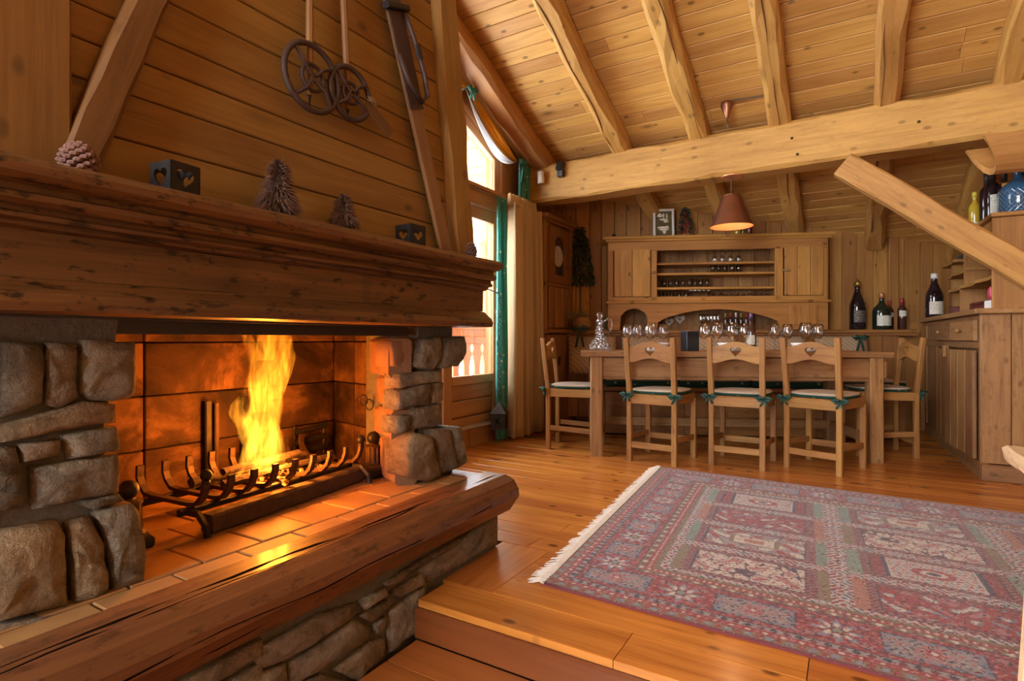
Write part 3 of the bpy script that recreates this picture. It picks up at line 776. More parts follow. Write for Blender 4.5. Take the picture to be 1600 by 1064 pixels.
andiron((-1.655, .752, HZ), 'iron andiron with ball top half hidden by the left stone pier')
ring = G()
for c in ((-1.70, 1.655, .60), (-1.66, 1.648, .585)):
    ring.tube([(c[0] + .022 * math.cos(t), c[1] - .01, c[2] + .022 * math.sin(t)) for t in [k * math.pi / 6 for k in range(13)]], .003, 5, False)
tag(ring.obj('iron_ring', IRON), 'iron ring hanging on the right cheek of the firebox', 'ring')

# flame: luminous gas in several tongues
fm, nt, out = newmat('flame_gas')
tc = N(nt, 'ShaderNodeTexCoord')
mp = N(nt, 'ShaderNodeMapping'); mp.inputs['Scale'].default_value = (34, 34, 7); L(nt, tc.outputs['Object'], mp.inputs[0])
n1 = NOISE(nt, mp.outputs[0], 1, 4, .6, 1.2)
sx = N(nt, 'ShaderNodeSeparateXYZ'); L(nt, tc.outputs['Object'], sx.inputs[0])
hgt = MATH(nt, 'DIVIDE', sx.outputs[2], .60, True)
st = RAMP(nt, n1, [(.38, (.05, .05, .05)), (.50, (.35, .35, .35)), (.63, (1, 1, 1))])
em_ = N(nt, 'ShaderNodeEmission')
L(nt, RAMP(nt, MATH(nt, 'ADD', MATH(nt, 'MULTIPLY', n1, -.55), MATH(nt, 'ADD', MATH(nt, 'MULTIPLY', hgt, .62), .30)), [(.0, (1, .42, .03)), (.5, (1, .28, .012)), (.95, (1, .17, .008))]), em_.inputs[0])
L(nt, MATH(nt, 'MULTIPLY', MATH(nt, 'MULTIPLY', st, 38.0), MATH(nt, 'SUBTRACT', 1.15, MATH(nt, 'MULTIPLY', hgt, .62))), em_.inputs[1])
L(nt, em_.outputs[0], out.inputs['Volume'])
fire = empty('fire', (-1.77, 1.23, .375), 0, 'tall yellow and orange flame blazing on the fire grate', 'flame')
def tongue(path, rad_, name='flame_tongue'):
    """smooth tapering tongue; path of (x,y,z), radii (across y, depth x)"""
    P = [Vector(p) for p in path]; m = 36; pts = []; rr = []
    for i in range(m + 1):
        t = i / m * (len(P) - 1); k = min(int(t), len(P) - 2); u = t - k
        p0, p1, p2, p3 = P[max(k - 1, 0)], P[k], P[k + 1], P[min(k + 2, len(P) - 1)]
        q = .5 * ((2 * p1) + (p2 - p0) * u + (2 * p0 - 5 * p1 + 4 * p2 - p3) * u * u + (3 * p1 - p0 - 3 * p2 + p3) * u ** 3)
        r0, r1 = rad_[k], rad_[k + 1]; uu = u * u * (3 - 2 * u)
        pts.append(q); rr.append(r0 + (r1 - r0) * uu)
    v = []; f = []; n = 20; sd = R.random() * 40
    for i, p in enumerate(pts):
        for k in range(n):
            a = 2 * math.pi * k / n
            w = 1 + .38 * noise.noise((math.cos(a) * 1.6 + sd, math.sin(a) * 1.6, p.z * 14))
            v.append((p.x + math.sin(a) * rr[i] * .75 * w, p.y + math.cos(a) * rr[i] * w, p.z))
    for i in range(m):
        for k in range(n): f.append((i * n + k, i * n + (k + 1) % n, i * n + n + (k + 1) % n, i * n + n + k))
    f += [tuple(range(n - 1, -1, -1)), tuple(range(m * n, m * n + n))]
    return G().add(v, f).obj(name, fm, fire, smooth=True)
tongue([(0, .0, 0), (0, .005, .08), (.01, .0, .17), (0, .02, .27), (0, .05, .37), (.0, .065, .46), (-.01, .08, .56), (-.02, .10, .66)], [.045, .06, .066, .064, .058, .046, .036, .003])
tongue([(0, -.02, .08), (.01, -.045, .16), (0, -.085, .215), (0, -.095, .25), (-.01, -.06, .29), (-.01, -.045, .33)], [.03, .045, .035, .022, .01, .002])
tongue([(.01, -.01, .22), (0, -.005, .32), (0, -.02, .40), (0, -.045, .46), (-.01, -.055, .51), (-.01, -.035, .545)], [.03, .045, .035, .022, .014, .002])
tongue([(0, .05, .26), (-.01, .085, .34), (0, .105, .40), (0, .11, .45), (-.01, .125, .51)], [.03, .04, .028, .018, .002])
tongue([(0, .01, .40), (0, .02, .48), (-.01, .03, .54), (-.02, .02, .60), (-.03, .03, .68)], [.03, .032, .026, .018, .002])
tongue([(.01, -.10, .0), (.01, -.075, .05), (.01, -.05, .10), (0, -.03, .16)], [.006, .02, .03, .01])
tongue([(.01, .07, .0), (.01, .065, .06), (0, .05, .14), (0, .04, .2)], [.014, .022, .026, .008])
for z, e, r in ((.04, 13, .04), (.14, 10.5, .05), (.28, 6, .05)):
    l = bpy.data.lights.new('fire_light', 'POINT'); l.energy = e; l.color = (1, .27, .025); l.shadow_soft_size = r
    o = bpy.data.objects.new('fire_light', l); COL.objects.link(o); o.parent = fire; o.location = (.04, .02, z)

# ---------------------------------------------------------------- things on the mantel shelf
MZ = 1.181
def candle_box(loc, s, rz, lab):
    o = empty('candle_box', loc, rz, lab, 'candle holder')
    h = heart(0, s * .50, s * .34)
    sq = [(-s / 2, 0), (s / 2, 0), (s / 2, s), (-s / 2, s)]
    for k in range(4):
        w = ring_plate(sq, h, (0, s * .5), 'y', -s / 2, -s / 2 + .003).obj('side_panel', IRON, o, rot=(0, 0, k * math.pi / 2))
    G().box(-s / 2 + .003, s / 2 - .003, -s / 2 + .003, s / 2 - .003, 0, .003).obj('bottom', IRON, o)
    G().lathe([(.018, .003), (.018, .02), (.003, .021)], 14).obj('tealight', plain('candle_wax', (.7, .62, .5), .5), o)
    return o
candle_box((-1.335, .705, MZ), .072, rad(7), 'black metal candle cube with cut-out hearts beside the leaning beam on the mantel')
candle_box((-1.34, 1.525, MZ), .075, rad(-4), 'black metal candle cube with cut-out hearts near the foot of the ski')
def twig_tree(loc, h, r, lab):
    o = empty('twig_tree', loc, 0, lab, 'decoration')
    G().lathe([(r * .45, 0), (r * .62, .012), (r * .52, h * .45), (r * .2, h * .85), (.001, h * .97)], 10).obj('core', plain('twig_core', (.035, .016, .01), .95) if 'twig_core' not in bpy.data.materials else bpy.data.materials['twig_core'], o)
    g = G()
    for k in range(850):
        t = R.random() ** 1.25; z = .010 + t * (h - .02); rr = r * (1 - t) ** .55 * (.85 + .15 * math.sin(t * 9))
        a = R.uniform(0, 6.283); p = Vector((rr * .66 * math.cos(a), rr * .66 * math.sin(a), z + .012))
        d = Vector((math.cos(a), math.sin(a), R.uniform(-1.6, -.5) + 1.2 * t)).normalized() * (r * .55 * (1 - t * .55))
        q = p + d; s = Vector((-math.sin(a), math.cos(a), 0)) * .0021
        g.add([p - s, p + s, q, p + Vector((0, 0, .004))], [(0, 1, 2), (0, 2, 3), (1, 3, 2), (0, 3, 1)])
    g.obj('bristles', plain('brown_twigs', (.11, .05, .026), .9, 0, 30, .6), o)
twig_tree((-1.335, .978, MZ), .155, .066, 'taller brown twig tree standing on the mantel beside a smaller one')
twig_tree((-1.33, 1.205, MZ), .11, .052, 'smaller brown twig tree standing on the mantel')
def pinecone(loc, r, h, lab, col=(.13, .07, .045), tilt=0):
    o = empty('pine_cone', loc, 0, lab, 'pine cone')
    G().lathe([(r * .3, 0), (r * .62, h * .25), (r * .55, h * .6), (r * .1, h)], 10).obj('core', plain('cone_core' + lab[:4], tuple(c * .5 for c in col), .9), o)
    g = G(); n = 70
    for k in range(n):
        t = (k + .5) / n; a = k * 2.39996; z = h * t; rr = r * math.sin(math.pi * (.12 + .80 * t)) ** .7 * (1 - .25 * t)
        g.sphere((rr * .82 * math.cos(a), rr * .82 * math.sin(a), z), r * .23, 6, 4, (1, 1, .55))
    g.obj('scales', plain('cone_scales' + lab[:4], col, .8, 0, 60, .4), o)
pinecone((-1.33, 1.885, MZ), .030, .068, 'single brown pine cone standing at the right end of the mantel', (.14, .065, .04))
pinecone((-1.325, .512, MZ), .040, .062, 'broad reddish pine cone at the foot of the leaning beam', (.22, .11, .085))

# ---------------------------------------------------------------- old ski gear hung on the hood
XS = XF + .02
def ski_pole(y0, z0, ztop, rb, lab, ys=0):
    o = empty('ski_pole', (XS + .012, y0, z0), 0, lab, 'ski pole')
    G().tube([(0, 0, -.05), (0, 0, .0), (0, ys, ztop - z0)], [.008, .011, .012], 8).obj('shaft', wood('bamboo', (.26, .12, .04), (.17, .075, .025), 'z', .5, .1, .1), o)
    G().tube([(0, 0, -.05), (0, 0, -.09)], [.005, .001], 6).obj('tip', IRON, o)
    leather = plain('dark_leather', (.045, .02, .014), .7, 0, 40, .4, .3)
    G().tube([(.012, rb * math.cos(t), rb * math.sin(t)) for t in [k * math.pi / 16 for k in range(33)]], .009, 8, False).obj('basket_ring', leather, o, smooth=True)
    G().tube([(.014, rb * .40 * math.cos(t), rb * .40 * math.sin(t)) for t in [k * math.pi / 12 for k in range(25)]], .006, 6, False).obj('inner_ring', leather, o, smooth=True)
    for k in range(4):
        a = math.pi / 4 + k * math.pi / 2 + R.uniform(-.2, .2)
        G().tube([(.016, .01 * math.cos(a), .01 * math.sin(a)), (.02, rb * .5 * math.cos(a + .15), rb * .5 * math.sin(a + .15)), (.013, rb * math.cos(a), rb * math.sin(a))], .006, 6).obj('strap', leather, o)
ski_pole(1.125, 1.635, 2.6, .098, 'old ski pole with the larger leather-webbed basket hung on the hood')
ski_pole(1.275, 1.645, 2.6, .082, 'old ski pole with basket hung right of the larger one', -.06)
pq = empty('wooden_plaque', (XS + .03, 1.395, 1.60), 0, 'small carved wooden plaque tied beside the ski pole baskets', 'plaque')
timber('board', (0, -.055, .035), (0, .06, -.03), .042, .008, wood('plaque_wood', (.12, .05, .02), (.07, .03, .012)), pq, up=(1, 0, 0))
g = G()
for k in range(26):
    a = R.uniform(.3, 2.8); l = R.uniform(.02, .045)
    g.tube([(.006, -.03, .035), (.012, -.03 + l * .5 * math.cos(a), .035 + l * .5 * math.sin(a)), (.008, -.03 + l * math.cos(a), .035 + l * math.sin(a) * .7)], .0012, 4)
g.obj('cord', plain('raffia', (.20, .12, .05), .9), pq)
sk = empty('old_ski', (XS + .012, 1.80, MZ), 0, 'old wooden ski with leather binding leaning against the hood', 'ski')
ang = math.atan2(-.335, .86)
timber('ski_board', (0, .0, 0), (0, -.415, 1.10), .074, .018, wood('ski_ash', (.25, .13, .05), (.15, .075, .03), 'x', .45, .1, .1), sk, up=(1, 0, 0), ch=.006, taper=.9)
leather = plain('binding_leather', (.045, .02, .016), .55, 0, 30, .4, .3)
def on(t, off=0): return (-.02, -.415 * t + off, 1.10 * t)
M = Vector((0, -.415, 1.10)).normalized()
timber('foot_plate', (.012, -.415 * .48, 1.1 * .48), (.012, -.415 * .82, 1.1 * .82), .082, .006, leather, sk, up=(1, 0, 0))
timber('toe_iron', (.02, -.415 * .78 - .05, 1.1 * .78 - .03), (.02, -.415 * .78 + .06, 1.1 * .78 + .01), .022, .03, IRON, sk, up=(1, 0, 0))
loop = [(.02, -.415 * .77 + .045, 1.1 * .77), (.03, -.415 * .70 + .055, 1.1 * .70), (.035, -.415 * .60 + .065, 1.1 * .60), (.035, -.415 * .53 + .055, 1.1 * .53), (.035, -.415 * .50 + .01, 1.1 * .50), (.035, -.415 * .54 - .045, 1.1 * .54), (.025, -.415 * .62 - .055, 1.1 * .62)]
G().tube(loop, .010, 7).obj('heel_strap', leather, sk, smooth=True)
timber('buckle', (.04, -.415 * .68 + .052, 1.1 * .68), (.04, -.415 * .64 + .057, 1.1 * .64), .02, .012, IRON, sk, up=(1, 0, 0))
# wedge on which the ski stands
tag(timber('ski_wedge', (-1.385, 1.755, MZ + .008), (-1.385, 1.845, MZ + .008), .05, .016, HOODW()), 'thin light wood wedge under the foot of the ski', 'wedge')
# ---------------------------------------------------------------- curtains, swag, lantern at the window
def cloth_sheet(name, mat, parent, y0, y1, z0, z1, x, waves, amp, pinch=None, nz=24, ny=60, th=.004):
    v = []; f = []
    for j in range(nz + 1):
        t = j / nz; z = z0 + (z1 - z0) * t
        for i in range(ny + 1):
            s = i / ny; k = pinch(t) if pinch else 1
            ph = s * waves * 2 * math.pi
            yy = (y0 + y1) / 2 + (s - .5) * (y1 - y0) * k + .004 * math.sin(ph * 1.7 + t * 3)
            xx = x + amp * (.6 + .4 * (1 - t)) * math.sin(ph + .5 * math.sin(t * 2.2 + s * 5)) + amp * .35 * math.sin(ph * 2.3 + 1.3)
            v.append((xx, yy, z))
    m = ny + 1
    for j in range(nz):
        for i in range(ny): f.append((j * m + i, j * m + i + 1, j * m + m + i + 1, j * m + m + i))
    o = link_mesh(name, v, f, mat, parent, None, True, False)
    md = o.modifiers.new('thickness', 'SOLIDIFY'); md.thickness = th
    return o
def fabric(name, col, motif=None):
    m, nt, out = newmat(name)
    v, v0 = objcoord(nt, False, (1, 1, 1)); n = NOISE(nt, MAPV(nt, v0, (220,) * 3), 1, 2, .5)
    c = MIX(nt, MATH(nt, 'MULTIPLY', n, .35), col, tuple(x * .7 for x in col))
    if motif:
        vo = N(nt, 'ShaderNodeTexVoronoi'); vo.inputs['Scale'].default_value = 17; L(nt, v0, vo.inputs['Vector'])
        c = MIX(nt, RAMP(nt, vo.outputs['Distance'], [(.13, (1, 1, 1)), (.2, (0, 0, 0))]), c, motif)
    d = N(nt, 'ShaderNodeBsdfPrincipled'); d.inputs['Roughness'].default_value = .85; d.inputs['Specular IOR Level'].default_value = .2; L(nt, c, d.inputs['Base Color'])
    t = N(nt, 'ShaderNodeBsdfTranslucent'); L(nt, c, t.inputs[0])
    mx = N(nt, 'ShaderNodeMixShader'); mx.inputs[0].default_value = .45; L(nt, d.outputs[0], mx.inputs[1]); L(nt, t.outputs[0], mx.inputs[2])
    L(nt, mx.outputs[0], out.inputs[0]); return m
BEIGE_F = fabric('beige_drape', (.80, .62, .38)); GREEN_F = fabric('green_drape', (.12, .42, .36), (.75, .75, .55))
GOLD_F = fabric('golden_valance', (.70, .36, .06)); SHEER = fabric('white_sheer', (.85, .86, .88))
cu = empty('curtain', (0, 0, 0), 0, 'floor-length beige curtain with green lining drawn beside the glazed door', 'curtain')
cloth_sheet('beige_drop', BEIGE_F, cu, 3.985, 4.44, .025, 2.0, -2.41, 5.2, .066, lambda t: 1.08 - .12 * t)
cloth_sheet('green_lining', GREEN_F, cu, 3.80, 3.99, .02, 2.02, -2.45, 2.2, .022, lambda t: .55 + .55 * abs(t - .82) ** .8 if t > .3 else .84)
cloth_sheet('heading', BEIGE_F, cu, 3.97, 4.44, 1.985, 2.075, -2.42, 9, .030, None, 6)
G().tube([(-2.47, 3.2, 2.03), (-2.47, 4.48, 2.03)], .012, 8).obj('rod', OLDW('y'), cu)
# swag following the roof slope
sw = empty('swag_valance', (0, 0, 0), 0, 'golden and white swag valance with green bows under the sloping roof', 'valance')
def swag(name, mat, ya, za, yb, zb, sag0, sag1, x, parent):
    v = []; f = []; nu, nv = 26, 8
    for j in range(nv + 1):
        t = j / nv
        for i in range(nu + 1):
            s = i / nu; sg = sag0 + (sag1 - sag0) * t
            bow = 4 * s * (1 - s)
            v.append((x + .025 * math.sin(t * 3.1) * bow + .012 * math.sin(t * 14 + s * 3) * bow, ya + (yb - ya) * s - .15 * sg * bow, za + (zb - za) * s - sg * bow))
    for j in range(nv):
        for i in range(nu): f.append((j * (nu + 1) + i, j * (nu + 1) + i + 1, (j + 1) * (nu + 1) + i + 1, (j + 1) * (nu + 1) + i))
    o = link_mesh(name, v, f, mat, parent, None, True, False)
    md = o.modifiers.new('thickness', 'SOLIDIFY'); md.thickness = .003
A_, B_ = (3.46, 2.76), (4.20, 2.40)
swag('gold_swag', GOLD_F, *A_, *B_, -.02, .12, -2.47, sw)
swag('sheer_swag', SHEER, *A_, *B_, .11, .19, -2.49, sw)
swag('gold_swag', GOLD_F, 2.72, 3.02, 3.46, 2.76, -.02, .12, -2.47, sw)
swag('sheer_swag', SHEER, 2.72, 3.02, 3.46, 2.76, .11, .19, -2.49, sw)
def bow_mesh(s, tails=.9):
    g = G()
    for sg in (-1, 1):
        g.tube([(0, 0, 0), (.2 * s, sg * .5 * s, .35 * s), (.1 * s, sg * 1.0 * s, .15 * s), (.15 * s, sg * .6 * s, -.15 * s), (0, 0, 0)], [.10 * s, .24 * s, .26 * s, .22 * s, .08 * s], 6)
        g.tube([(0, 0, 0), (.15 * s, sg * .25 * s, -.6 * s * tails), (.05 * s, sg * .5 * s, -1.3 * s * tails)], [.08 * s, .17 * s, .14 * s], 5)
    g.sphere((.05 * s, 0, 0), .2 * s, 8, 5)
    return g
bow_mesh(.055).obj('bow', GREEN_F, sw, (-2.44, 3.47, 2.74), smooth=True)
bow_mesh(.06, 2.2).obj('bow', GREEN_F, sw, (-2.44, 4.24, 2.40), smooth=True)
cloth_sheet('green_tail', GREEN_F, sw, 4.20, 4.40, 2.08, 2.40, -2.46, 3, .02)
# lantern on a chain below the mantel end
ln = empty('hanging_lantern', (-2.30, 3.64, .165), rad(20), 'dark house-shaped metal lantern with cut-out stars hanging before the door panel', 'lantern')
star = lambda cx, cz, r: [(cx + (r if k % 2 == 0 else r * .42) * math.sin(k * math.pi / 5), cz + (r if k % 2 == 0 else r * .42) * math.cos(k * math.pi / 5)) for k in range(10)]
for k in range(4):
    ring_plate([(-.055, 0), (.055, 0), (.055, .115), (-.055, .115)], star(0, .06, .034), (0, .06), 'y', -.055, -.052).obj('side_panel', IRON, ln, rot=(0, 0, k * math.pi / 2))
G().add([(-.065, -.065, .115), (.065, -.065, .115), (.065, .065, .115), (-.065, .065, .115), (0, 0, .205)], [(0, 1, 4), (1, 2, 4), (2, 3, 4), (3, 0, 4), (3, 2, 1, 0)]).obj('roof', IRON, ln)
G().box(-.058, .058, -.058, .058, -.006, 0).obj('bottom', RUSTY, ln)
g = G()
def link_ring(c, r, t, tw): return [(c[0] + r * math.cos(a) * math.cos(tw), c[1] + r * math.cos(a) * math.sin(tw), c[2] + r * 1.5 * math.sin(a)) for a in [q * math.pi / 5 for q in range(11)]]
z = .225; k = 0
while z < 1.0:
    big = k in (3, 16)
    r = .02 if big else .009
    z += r * 1.3; g.tube(link_ring((0, 0, z), r, .002, k * math.pi / 2 + .4), .0028, 4, False); z += r * 1.3; k += 1
g.obj('chain', IRON, ln)
hk = G().tube([(-2.30, 3.64, 1.165), (-2.30, 3.64, 1.20), (-2.40, 3.64, 1.24), (-2.56, 3.64, 1.24)], .005, 6).obj('chain_hook', IRON, None); tag(hk, 'black iron wall hook holding the lantern chain', 'hook')

# ---------------------------------------------------------------- corner clock cupboard
ck = empty('clock_cupboard', (-2.565, 4.48, 0), 0, 'tall larch corner cupboard with a built-in clock beside the curtain', 'clock cabinet')
CW = CLOCKW()
G().box(0, .20, 0, .60, .94, 1.96).obj('body', CLOCKW('z'), ck, bev=.004)
timber('corner_stile', (.205, .03, .94), (.205, .03, 1.93), .06, .03, CW, ck, up=(1, 0, 0))
timber('corner_stile', (.205, .57, .94), (.205, .57, 1.93), .06, .03, CW, ck, up=(1, 0, 0))
timber('cornice', (.13, -.02, 1.975), (.13, .62, 1.975), .27, .035, CW, ck, ch=.010)
timber('cornice_moulding', (.215, -.01, 1.945), (.215, .61, 1.945), .05, .03, CW, ck, ch=.010)
dr = ring_plate([(.09, 1.38), (.51, 1.38), (.51, 1.90), (.09, 1.90)], [(.19, 1.455), (.41, 1.455)] + [(.30 + .11 * math.cos(t), 1.74 + .09 * math.sin(t)) for t in [k * math.pi / 8 for k in range(9)]], (.30, 1.62), 'x', .205, .23).obj('clock_door', CLOCKW('z'), ck)
G().box(.200, .2045, .17, .43, 1.44, 1.84).obj('dial_recess', plain('dark_velvet', (.03, .02, .018), .9), ck)
dl = G().lathe([(.0, 0), (.10, 0), (.10, .004), (.0, .0045)], 32).obj('dial', plain('enamel_dial', (.78, .76, .70), .35), ck, (.2048, .30, 1.64), (0, rad(90), 0))
for k in range(12):
    a = k * math.pi / 6
    timber('hour_mark', (-.078 * math.cos(a), .078 * math.sin(a), .0055), (-.092 * math.cos(a), .092 * math.sin(a), .0055), .008, .001, BLACK, dl, ch=.0002)
timber('hand', (0, 0, .007), (-.04, -.03, .007), .006, .001, BLACK, dl, ch=.0002)
timber('hand', (0, 0, .007), (.055, -.035, .007), .005, .001, BLACK, dl, ch=.0002)
G().box(.216, .219, .18, .42, 1.45, 1.83).obj('clock_pane', PANE, ck)
for k in range(3): timber('lower_panel_board', (.212, .16 + .14 * k, .96), (.212, .16 + .14 * k, 1.34), .136, .02, CW, ck, up=(1, 0, 0), ch=.006)
timber('mid_rail', (.212, .0, 1.36), (.212, .60, 1.36), .035, .03, CW, ck, up=(1, 0, 0))
timber('shelf_rail', (.13, -.02, .925), (.13, .60, .925), .29, .035, CW, ck, ch=.008)
lo = G().box(0, .22, 0, .60, .0, .905).obj('base_cupboard', CLOCKW('z'), ck, bev=.004)
ring_plate([(.02, .36), (.58, .36), (.58, .89), (.02, .89)], [(.26 + .042 * math.cos(t), .64 + .06 * math.sin(t)) for t in [k * math.pi / 10 for k in range(20)]], (.26, .64), 'x', .222, .245).obj('pierced_panel', CLOCKW('z'), ck)
G().box(.2205, .2225, .18, .34, .56, .72).obj('hole_back', plain('hole_dark', (.01, .008, .006), .9), ck)
G().box(.222, .245, .02, .58, .02, .35).obj('lower_panel', CLOCKW('z'), ck, bev=.004)

# ---------------------------------------------------------------- fir-branch wall hanging and dried wreath
def leafy(n, fn, size, width=.35):
    g = G()
    for k in range(n):
        p, d = fn(k); p = Vector(p); d = Vector(d).normalized() * size * R.uniform(.6, 1.25)
        sd = d.cross(Vector((R.uniform(-1, 1), R.uniform(-1, 1), R.uniform(-1, 1)))).normalized() * size * width
        m = p + d * .5
        nn = d.cross(sd).normalized() * size * .06
        g.add([p, m + sd + nn, p + d, m - sd + nn], [(0, 1, 2), (0, 2, 3)])
    return g
FIR = plain('fir_green', (.035, .062, .03), .7, 0, 25, .6)
hg = empty('fir_hanging', W(-.275, .0), WA, 'dark green fir-tree wall hanging beside the clock cupboard', 'wall decoration')
def firp(k):
    t = R.random() ** .75; z = 1.98 - .58 * t; w = .02 + .115 * t ** .8
    a = R.uniform(-1, 1)
    return (a * w, -.02 - .05 * R.random() * (1 - a * a) * (t + .2), z), (a * .9 + R.uniform(-.3, .3), -R.uniform(.1, .6), -R.uniform(.2, 1))
leafy(900, firp, .04, .28).obj('fir_branches', FIR, hg)['kind'] = 'stuff'
leafy(90, firp, .03, .3).obj('lichen_tips', plain('lichen', (.16, .17, .09), .8), hg)['kind'] = 'stuff'
g = G(); z = 1.40; k = 0
while z > 1.12: g.tube(link_ring((0, -.012, z), .008, .002, k * math.pi / 2), .002, 4, False); z -= .018; k += 1
g.obj('hanging_chain', RUSTY, hg)
wrth = empty('dried_flower_basket', W(-.30, .20, .94), WA, 'dried flower basket with a dark green ribbon on the ledge beside the clock', 'dried flowers')
G().lathe([(.05, .0), (.085, .03), (.09, .07), (.075, .115), (.07, .12)], 18).obj('wicker_pot', plain('wicker', (.33, .18, .07), .8, 0, 60, .5, .6), wrth, (.04, 0, 0))
leafy(160, lambda k: ((R.gauss(0, .05), R.gauss(-.01, .03), .09 + R.uniform(0, .06)), (R.gauss(0, .8), R.gauss(-.2, .4), R.uniform(.1, 1))), .055, .12).obj('dried_sprigs', plain('straw', (.24, .19, .09), .9, 0, 20, .5), wrth)
bow_mesh(.075, 1.7).obj('ribbon', plain('dark_green_ribbon', (.02, .045, .035), .7), wrth, (.02, -.115, .0), rot=(0, 0, rad(-90)), smooth=True)
# ---------------------------------------------------------------- hutch on the back wall (local x along the wall, y into it)
hu = empty('wall_hutch', W(0, 0, .938), WA, 'broad honey pine hutch with two plank doors and open glass shelves', 'hutch')
H = HUTCHW(); HV = HUTCHW
FR = -.28
for k in range(14): timber('back_board', (.04 + .1415 * k, -.012, .0), (.04 + .1415 * k, -.012, .83), .138, .018, OLDW(), hu, up=(0, -1, 0), ch=.003)
for x in (-.0, 1.935): timber('side_panel', (x, -.15, 0), (x, -.15, .83), .27, .03, H, hu, up=(1, 0, 0))
timber('cornice', (-.06, -.155, .862), (1.995, -.155, .862), .35, .030, H, hu, ch=.010)
timber('cornice_moulding', (-.035, -.295, .838), (1.97, -.295, .838), .045, .022, H, hu, ch=.008)
timber('top_rail', (0, FR, .785), (1.935, FR, .785), .09, .03, H, hu, up=(0, -1, 0))
timber('waist_board', (-.03, -.15, .258), (1.965, -.15, .258), .33, .026, H, hu, ch=.008)
timber('bottom_rail', (0, FR, .29), (1.935, FR, .29), .04, .03, H, hu, up=(0, -1, 0))
for x, w in ((.018, .036), (.410, .056), (1.525, .07), (1.917, .036)): timber('stile', (x, FR, .27), (x, FR, .74), w, .03, H, hu, up=(0, -1, 0))
for x in (.385, 1.548): timber('divider', (x, -.14, .27), (x, -.14, .80), .25, .02, H, hu, up=(1, 0, 0))
for z, x1 in ((.620, 1.50), (.523, 1.50), (.388, 1.51)): timber('shelf', (.40, -.14, z), (x1 + .04, -.14, z), .25, .022, H, hu, ch=.004)
for z in (.647, .550, .415): pass
for x0, hx in ((.042, .358), (1.566, .022)):
    dr_ = empty('door', (x0, FR - .022, .312), 0, parent=hu)
    n = 2 if x0 < 1 else 3; w = .335 / n
    for k in range(n): timber('door_board', (w * (k + .5), 0, 0), (w * (k + .5), 0, .438), w - .003, .02, H, dr_, up=(0, -1, 0), ch=.004)
    timber('latch', (hx - .03 + (.0 if x0 < 1 else -.015), -.018, .225), (hx + .035 - .01, -.018, .225), .022, .018, OLDW(), dr_, up=(0, -1, 0), ch=.006)
# arched apron below
ap = [(0, 0), (0, .245), (1.935, .245), (1.935, 0), (1.52, 0), (1.515, .075)]
ap += [(1.515 - 1.07 * k / 20, .075 + .115 * math.sin(math.pi * k / 20) ** .8) for k in range(1, 20)]
ap += [(.445, .07), (.44, 0), (.36, 0), (.345, .13)]
ap += [(.345 - .235 * k / 10, .135 + .065 * math.sin(math.pi * k / 10) ** .7) for k in range(1, 10)]
ap += [(.105, .13), (.095, 0)]
G().prism([(x, z) for x, z in ap], 'y', FR - .014, FR + .014).obj('arched_apron', HV('x'), hu)
timber('apron_flap', (1.73, FR - .022, .045), (1.73, FR - .022, .22), .235, .016, HV(), hu, up=(0, -1, 0), ch=.004)
for x in (.40, 1.60): timber('apron_divider', (x, -.14, .0), (x, -.14, .24), .24, .02, H, hu, up=(1, 0, 0))

# ---------------------------------------------------------------- glassware
def wine_glass_mesh(h=.205, rb=.043, rf=.034, stem=.085):
    b = stem; t = h - stem
    out = [(0, 0), (rf, .001), (rf, .003), (.006, .007), (.0038, .02), (.0038, b - .01), (.008, b), (rb * .55, b + t * .10), (rb * .9, b + t * .28), (rb, b + t * .45), (rb * .94, b + t * .72), (rb * .76, h)]
    inn = [(rb * .76 - .0012, h), (rb * .94 - .0015, b + t * .72), (rb - .0015, b + t * .45), (rb * .9 - .0015, b + t * .28), (rb * .5, b + t * .115), (0, b + .008)]
    return out + inn
def tumbler_prof(h=.09, r=.028): return [(0, 0), (r * .8, 0), (r, h), (r - .0015, h), (r * .8 - .002, .006), (0, .006)]
def mesh_thing(name, prof, mat, n=20):
    o = G().lathe(prof, n).obj(name, mat, None, smooth=True); return o
wg = mesh_thing('wine_glass', wine_glass_mesh(), GLASS)
wgb = mesh_thing('wine_glass', wine_glass_mesh(.215, .05, .036, .085), GLASS)
tb = mesh_thing('tumbler', tumbler_prof(), GLASS)
sg = mesh_thing('stem_glass', wine_glass_mesh(.115, .027, .026, .045), GLASS)
flu = mesh_thing('flute_glass', wine_glass_mesh(.15, .022, .024, .06), GLASS, 14)
PROTO = [wg, wgb, tb, sg, flu]; used = set()
def put(proto, loc, label, cat, group=None, rot=(0, 0, 0)):
    if proto.name in used: o = proto.copy(); COL.objects.link(o)
    else: o = proto; used.add(proto.name)
    o.location = loc; o.rotation_euler = rot
    o['label'] = label; o['category'] = cat
    if group: o['group'] = group
    return o
TZ = .762
spots = [(.094, 1.15, 0, 'smallest-looking wine glass on the table nearest the crystal decanter'), (.173, 1.12, 0, 'second wine glass from the decanter on the dining table'),
         (.272, 1.15, 1, 'tall wine glass standing behind the heart of the leftmost back-view chair'), (.374, 1.13, 0, 'wine glass on the table just left of the black gift box'),
         (.680, 1.15, 0, 'first wine glass right of the black gift box on the table'), (.780, 1.13, 1, 'second wine glass right of the black gift box'),
         (.890, 1.15, 1, 'broad wine glass above the back rail of the middle chair'), (.975, 1.17, 0, 'wine glass touching the left side of the red wine bottle on the table'),
         (1.205, 1.14, 0, 'wine glass just left of the right-hand front chair back'), (1.312, 1.10, 0, 'left of three wine glasses at the right end of the table'),
         (1.428, 1.15, 1, 'middle of three wine glasses at the right end of the table'), (1.529, 1.12, 0, 'rightmost wine glass on the dining table')]
for a, d, k, lab in spots: put((wg, wgb)[k], W(a, d, TZ), lab, 'wine glass', 'wine glasses set on the dining table')
